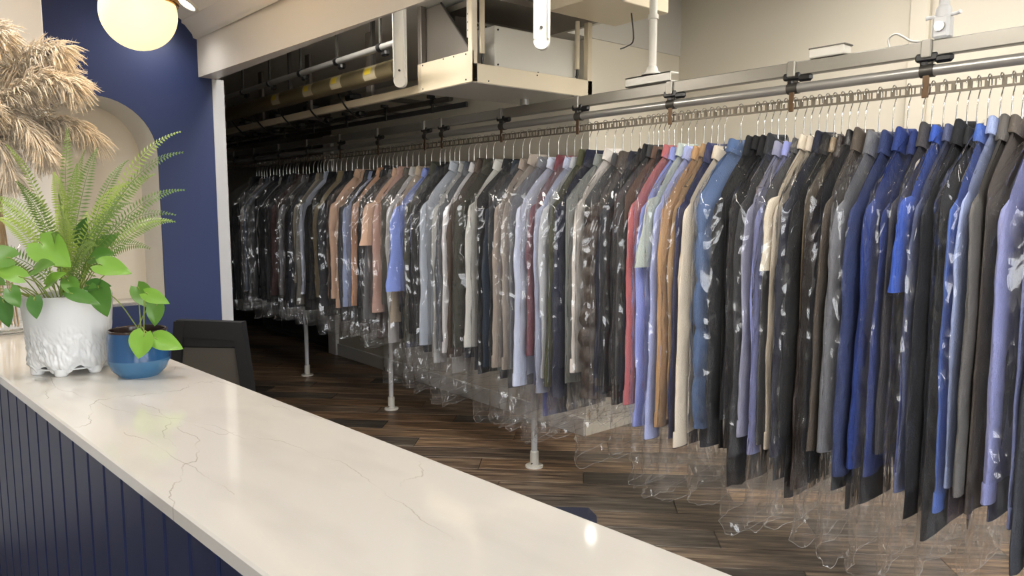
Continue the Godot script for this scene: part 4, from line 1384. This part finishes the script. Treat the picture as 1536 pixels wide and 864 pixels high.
	for k in 9:
		var a := rng.randf() * TAU
		var p0 := Vector3(cos(a) * 0.05, 0.208, sin(a) * 0.05)
		obj("stem", MB.new().tube(curve([p0, p0 + Vector3(cos(a) * 0.02, 0.04, sin(a) * 0.02), p0 + Vector3(cos(a) * 0.05, 0.07, sin(a) * 0.05)], 7), 0.0018, 6).mesh(), M.stem, t)
	# small blue pot
	var bp := thing("potted_pothos", "small glossy blue pot with young pothos beside the white pot", "potted plant", Vector3(0.521, 1.02, -2.284))
	obj("pot", MB.new().lathe([Vector2(0.0, 0.0), Vector2(0.052, 0.0), Vector2(0.052, 0.0), Vector2(0.056, 0.004), Vector2(0.072, 0.02), Vector2(0.080, 0.042), Vector2(0.0805, 0.05)], 48).mesh(), mat("3f6b8e", 0.14), bp)
	obj("upper_glaze", MB.new().lathe([Vector2(0.0805, 0.05), Vector2(0.081, 0.075), Vector2(0.080, 0.11), Vector2(0.0775, 0.128)], 48).mesh(), mat("27507a", 0.1), bp)
	obj("rim", MB.new().lathe([Vector2(0.0775, 0.128), Vector2(0.077, 0.133), Vector2(0.0735, 0.1345), Vector2(0.0705, 0.131), Vector2(0.069, 0.10)], 48).mesh(), mat("3a2c28", 0.2), bp)
	obj("soil", MB.new().lathe([Vector2(0.0, 0.118), Vector2(0.04, 0.119), Vector2(0.071, 0.114)], 30).mesh(), M.soil, bp)
	var u2 := 0.00211
	for p in [[-32, 68, -30, 0.25, -1.0, 42, 33, 1], [-2, 62, 10, 0.45, -0.5, 40, 27, 0], [18, 56, -10, 1.0, -0.35, 36, 20, 2], [28, 42, 0, -0.1, -1.0, 32, 24, 0], [32, 8, -45, -0.25, -1.0, 34, 34, 2], [40, 0, -35, 1.0, -0.3, 40, 26, 2]]:
		var root := Vector3(0, 0.125, 0) + across(p[0] * u2, p[1] * u2 - 0.005, p[2] * u2)
		place_leaf(bp, root, across(p[3], p[4], -0.2), -CAM_FORWARD + Vector3(0, 0.6, 0) + CAM_RIGHT * rng.randf_range(-0.3, 0.3), p[5] * u2, p[6] * u2, leaf_m[p[7]], Vector3(rng.randf_range(-0.02, 0.02), 0.117, rng.randf_range(-0.02, 0.02)))
	# glass bottle with pampas plumes
	var vp := Vector3(0.318, 1.02, -3.43)
	var v := thing("glass_vase", "large clear glass bottle vase behind the white pot", "vase", vp)
	var outer := [Vector2(0.0, 0.0), Vector2(0.115, 0.0), Vector2(0.13, 0.012), Vector2(0.132, 0.03), Vector2(0.128, 0.24), Vector2(0.118, 0.33), Vector2(0.085, 0.39), Vector2(0.05, 0.42), Vector2(0.042, 0.46), Vector2(0.042, 0.54), Vector2(0.047, 0.555)]
	obj("bottle", MB.new().lathe(outer, 48).mesh(), M.glass, v)
	var thick := StandardMaterial3D.new()
	thick.albedo_color = Color(0.93, 0.95, 0.94, 0.05)
	thick.refraction_enabled = true
	thick.refraction_scale = 0.05
	thick.roughness = 0.02
	thick.transparency = BaseMaterial3D.TRANSPARENCY_ALPHA
	obj("base", MB.new().lathe([Vector2(0.0, 0.002), Vector2(0.11, 0.002), Vector2(0.124, 0.012), Vector2(0.126, 0.022), Vector2(0.10, 0.018), Vector2(0.0, 0.012)], 40).mesh(), thick, v)
	var straw := mat("a98a5a", 0.7)
	var fluff := [mat("f0e8da", 0.95), mat("eae0cf", 0.95), mat("e2d9c8", 0.95)]
	for m in fluff:
		m.backlight_enabled = true
		m.backlight = Color(0.8, 0.76, 0.7)
	# each plume: bend and tip as right, up and away
	var plumes := [
		[-0.06, 0.95, 0.0, 0.08, 1.10, -0.05, "tall cream pampas plume leaning over the vase"], [0.03, 0.92, 0.05, 0.27, 1.05, 0.0, "cream pampas plume arching highest towards the lamp"], [0.08, 0.86, -0.05, 0.34, 0.92, -0.05, "cream pampas plume arching right towards the blue wall"],
		[0.07, 0.78, 0.06, 0.35, 0.74, 0.05, "cream pampas plume drooping over the arched niche"], [-0.10, 0.85, -0.05, -0.16, 1.0, -0.1, "cream pampas plume at the left edge of the picture"], [0.02, 0.72, -0.06, 0.14, 0.60, -0.12, "low cream pampas plume hanging just above the fern"], [-0.06, 0.78, 0.05, 0.0, 0.94, 0.1, "cream pampas plume in the middle of the bunch"],
		[0.05, 0.82, 0.0, 0.22, 0.97, 0.12, "cream pampas plume behind the arching pair"], [-0.08, 0.74, -0.1, 0.08, 0.82, -0.14, "cream pampas plume at the front of the bunch"], [-0.1, 0.70, 0.0, -0.08, 0.66, -0.1, "short cream pampas plume low at the left edge"], [0.06, 0.80, -0.04, 0.24, 0.68, -0.08, "cream pampas plume drooping beside the niche arch"]]
	for p in plumes:
		var pl := thing("pampas_plume", p[6], "dried grass", vp, 0.0, "pampas plumes in the glass vase")
		var foot := Vector3(rng.randf_range(-0.05, 0.05), 0.02, rng.randf_range(-0.05, 0.05))
		var neck := Vector3(rng.randf_range(-0.02, 0.02), 0.5, rng.randf_range(-0.02, 0.02))
		var bend := across(p[0], p[1], p[2])
		var tip := across(p[3], p[4], p[5])
		var spine := curve([foot, neck, bend.lerp(neck, 0.35), bend, bend.lerp(tip, 0.6) + Vector3(0, 0.035, 0), tip], 60)
		obj("stalk", MB.new().tube(spine.slice(0, 44), 0.0028, 6).mesh(), straw, pl)
		var b := MB.new()
		for k in 1000:
			var s := rng.randf_range(0.42, 1.0)
			var at: Vector3 = spine[int(s * 59)]
			var tan: Vector3 = (spine[mini(int(s * 59) + 1, 59)] - spine[int(s * 59) - 1]).normalized()
			var rnd: Vector3 = Vector3(rng.randf_range(-1, 1), rng.randf_range(-1, 1), rng.randf_range(-1, 1)).normalized()
			var long := rng.randf_range(0.06, 0.135) * (1.0 - 0.35 * absf(s - 0.7))
			var d := (tan * 0.85 + rnd * 0.68 + Vector3(0, -0.12, 0)).normalized()
			var p1 := at + d * long * 0.5
			var p2 := p1 + (d + Vector3(0, -0.8, 0)).normalized() * long * 0.5
			var fuzz := rng.randf_range(0.0016, 0.0036)
			b.tube(curve([at, p1, p2], 6), [0.001, fuzz * 0.8, fuzz, fuzz, fuzz * 0.7, 0.0006], 4, false)
			for h in 9:
				var q := p1.lerp(p2, rng.randf())
				var e := q + (d + Vector3(rng.randf_range(-1, 1), rng.randf_range(-1, 0.6), rng.randf_range(-1, 1))).normalized() * rng.randf_range(0.008, 0.02)
				var sd := (e - q).cross(CAM_FORWARD).normalized() * 0.0009
				b.tri(q - sd, e, q + sd)
		var f := obj("plume_hairs", b.mesh(), fluff[rng.randi() % 3], pl)
		f.set_meta("kind", "stuff")


func small_things() -> void:
	# pendant lamp with opal globe
	var at := Vector3(0.723, 2.176, -2.905)
	var t := thing("pendant_lamp", "opal globe pendant lamp with brass holder above the counter", "pendant lamp", at)
	var r := 0.1265
	var prof := []
	for k in 19:
		var a := -PI / 2 + (PI / 2 + 0.32) * k / 18.0
		prof.append(Vector2(maxf(cos(a) * r, 0.0005), sin(a) * r))
	var opal := StandardMaterial3D.new()
	opal.albedo_color = Color(0.95, 0.9, 0.8)
	opal.roughness = 0.2
	opal.emission_enabled = true
	opal.emission = Color(1.0, 0.91, 0.7)
	opal.emission_energy_multiplier = 1.1
	obj("lamp_globe", MB.new().lathe(prof, 48).mesh(), opal, t)
	obj("brass_band", MB.new().lathe([Vector2(0.118, 0.032), Vector2(0.132, 0.034), Vector2(0.134, 0.038), Vector2(0.134, 0.05), Vector2(0.130, 0.054), Vector2(0.11, 0.055)], 48).mesh(), M.brass, t)
	for k in 4:
		var a := TAU * k / 4 + 0.5
		obj("brass_rod", MB.new().tube([Vector3(cos(a) * 0.122, 0.05, sin(a) * 0.122), Vector3(cos(a) * 0.012, 0.24, sin(a) * 0.012)], 0.004, 8).mesh(), M.brass, t)
	obj("stem", MB.new().tube([Vector3(0, 0.23, 0), Vector3(0, 0.655, 0)], 0.006, 10).mesh(), M.brass, t)
	var ol := OmniLight3D.new()
	ol.name = "pendant_light"
	add_child(ol)
	ol.position = at + Vector3(0, -0.02, 0)
	ol.light_color = Color(1.0, 0.86, 0.66)
	ol.light_energy = 0.3
	ol.light_size = 0.1
	ol.omni_range = 12.0
	ol.omni_attenuation = 2.0
	ol.shadow_enabled = true
	# recessed spot in the sloping ceiling
	var sp := Vector3(1.226, 2.515, -4.012)
	var tilt := Basis(Vector3(0, 0, 1), -0.553)
	downlight(sp, tilt, "round downlight in the sloping ceiling beside the header", 0.045, 0.45)
	downlight(Vector3(3.12, 2.536, -2.98), Basis(), "small round downlight by the back wall beyond the lift machine", 0.03, 0.08)
	# black chair behind the counter
	var c := thing("office_chair", "black chair with grey mesh back panel behind the counter", "chair", Vector3(0.98, 0, -3.12), deg_to_rad(135))
	var fr := MB.new()
	fr.prism(PackedVector2Array([Vector2(-0.15, 0.955), Vector2(0.12, 0.965), Vector2(0.128, 1.035), Vector2(-0.145, 1.03)]), -0.02, 0.02)
	obj("backrest", fr.mesh(), M.black_matte, c)
	for s in [[-0.13, -0.19], [0.115, 0.19]]:
		var pp := MB.new().prism(PackedVector2Array([Vector2(s[0] - 0.022, 1.03), Vector2(s[1] - 0.022, 0.45), Vector2(s[1] + 0.022, 0.45), Vector2(s[0] + 0.022, 1.03)]), -0.022, 0.022)
		obj("back_post", pp.mesh(), M.black_matte, c)
	obj("mesh_panel", MB.new().prism(PackedVector2Array([Vector2(-0.155, 0.70), Vector2(0.155, 0.70), Vector2(0.125, 0.925), Vector2(-0.135, 0.925)]), -0.008, 0.004).mesh(), mat("4b4741", 0.3), c)
	obj("crossbar", MB.new().box(Vector3(-0.005, 0.945, 0), Vector3(0.27, 0.05, 0.03), 0.006).mesh(), M.black_matte, c)
	obj("seat", MB.new().box(Vector3(0, 0.45, 0.2), Vector3(0.44, 0.06, 0.44), 0.02).mesh(), M.black_matte, c)
	for s in [[-0.19, 0.02], [0.19, 0.02], [-0.19, 0.38], [0.19, 0.38]]:
		obj("leg", MB.new().tube([Vector3(s[0], 0.0, s[1]), Vector3(s[0], 0.43, s[1])], 0.014, 10).mesh(), M.black_matte, c)
	# stool by the near end of the counter
	var st := thing("counter_stool", "dark navy cushioned stool tucked behind the near counter edge", "stool", Vector3(1.33, 0, -1.49), deg_to_rad(45))
	var cu := MB.new().box(Vector3(0, 0.565, 0), Vector3(0.36, 0.07, 0.36), 0.024)
	obj("seat", cu.mesh(), mat("151a2b", 0.35), st)
	for s in [[-0.14, -0.14], [0.14, -0.14], [-0.14, 0.14], [0.14, 0.14]]:
		obj("leg", MB.new().tube([Vector3(s[0] * 1.15, 0.0, s[1] * 1.15), Vector3(s[0], 0.54, s[1])], 0.013, 10).mesh(), M.black_matte, st)
	obj("foot_ring", MB.new().tube([Vector3(-0.15, 0.22, -0.15), Vector3(0.15, 0.22, -0.15), Vector3(0.15, 0.22, 0.15), Vector3(-0.15, 0.22, 0.15), Vector3(-0.15, 0.22, -0.15)], 0.009, 8).mesh(), M.black_matte, st)
	# low dark cabinet in the far side room
	var cab := thing("storage_cabinet", "low black cabinet in the dark room past the garments", "cabinet", Vector3(3.75, 0, -8.05))
	obj("body", MB.new().span(Vector3(-0.28, 0.05, -0.9), Vector3(0.28, 0.62, 0.9), 0.006).mesh(), M.black_matte, cab)
	obj("plinth", MB.new().span(Vector3(-0.25, 0.0, -0.88), Vector3(0.27, 0.05, 0.88)).mesh(), M.dark, cab)
	for k in 3:
		var dd := obj("door", MB.new().span(Vector3(-0.295, 0.07, -0.88 + k * 0.6), Vector3(-0.28, 0.60, -0.31 + k * 0.6), 0.003).mesh(), M.black_matte, cab)
		obj("handle", MB.new().box(Vector3(-0.302, 0.5, -0.36 + k * 0.6), Vector3(0.012, 0.1, 0.012), 0.003).mesh(), M.dark_steel, dd)


func downlight(at: Vector3, b: Basis, label: String, r: float, energy: float) -> void:
	var t := thing("ceiling_downlight", label, "downlight", at, 0.0, "round ceiling downlights")
	t.basis = b
	obj("trim_ring", MB.new().lathe([Vector2(r, 0.0), Vector2(r * 1.05, -0.006), Vector2(r * 1.3, -0.004), Vector2(r * 1.35, 0.004)], 28).mesh(), M.white_metal, t)
	var gm := StandardMaterial3D.new()
	gm.albedo_color = Color(0.95, 0.95, 0.93)
	gm.emission_enabled = true
	gm.emission = Color(1.0, 0.96, 0.88)
	gm.emission_energy_multiplier = 6.0
	obj("light_lens", MB.new().lathe([Vector2(0.0005, -0.002), Vector2(r, 0.0)], 28).mesh(), gm, t)
	var l := SpotLight3D.new()
	l.name = "downlight_beam"
	add_child(l)
	l.position = at + b * Vector3(0, -0.02, 0)
	l.basis = b * Basis(Vector3.RIGHT, -PI / 2)
	l.spot_angle = 82.0
	l.light_color = Color(1.0, 0.98, 0.95)
	l.light_energy = energy
	l.light_size = r
	l.spot_range = 10.0
	l.spot_attenuation = 2.0
	l.shadow_enabled = true
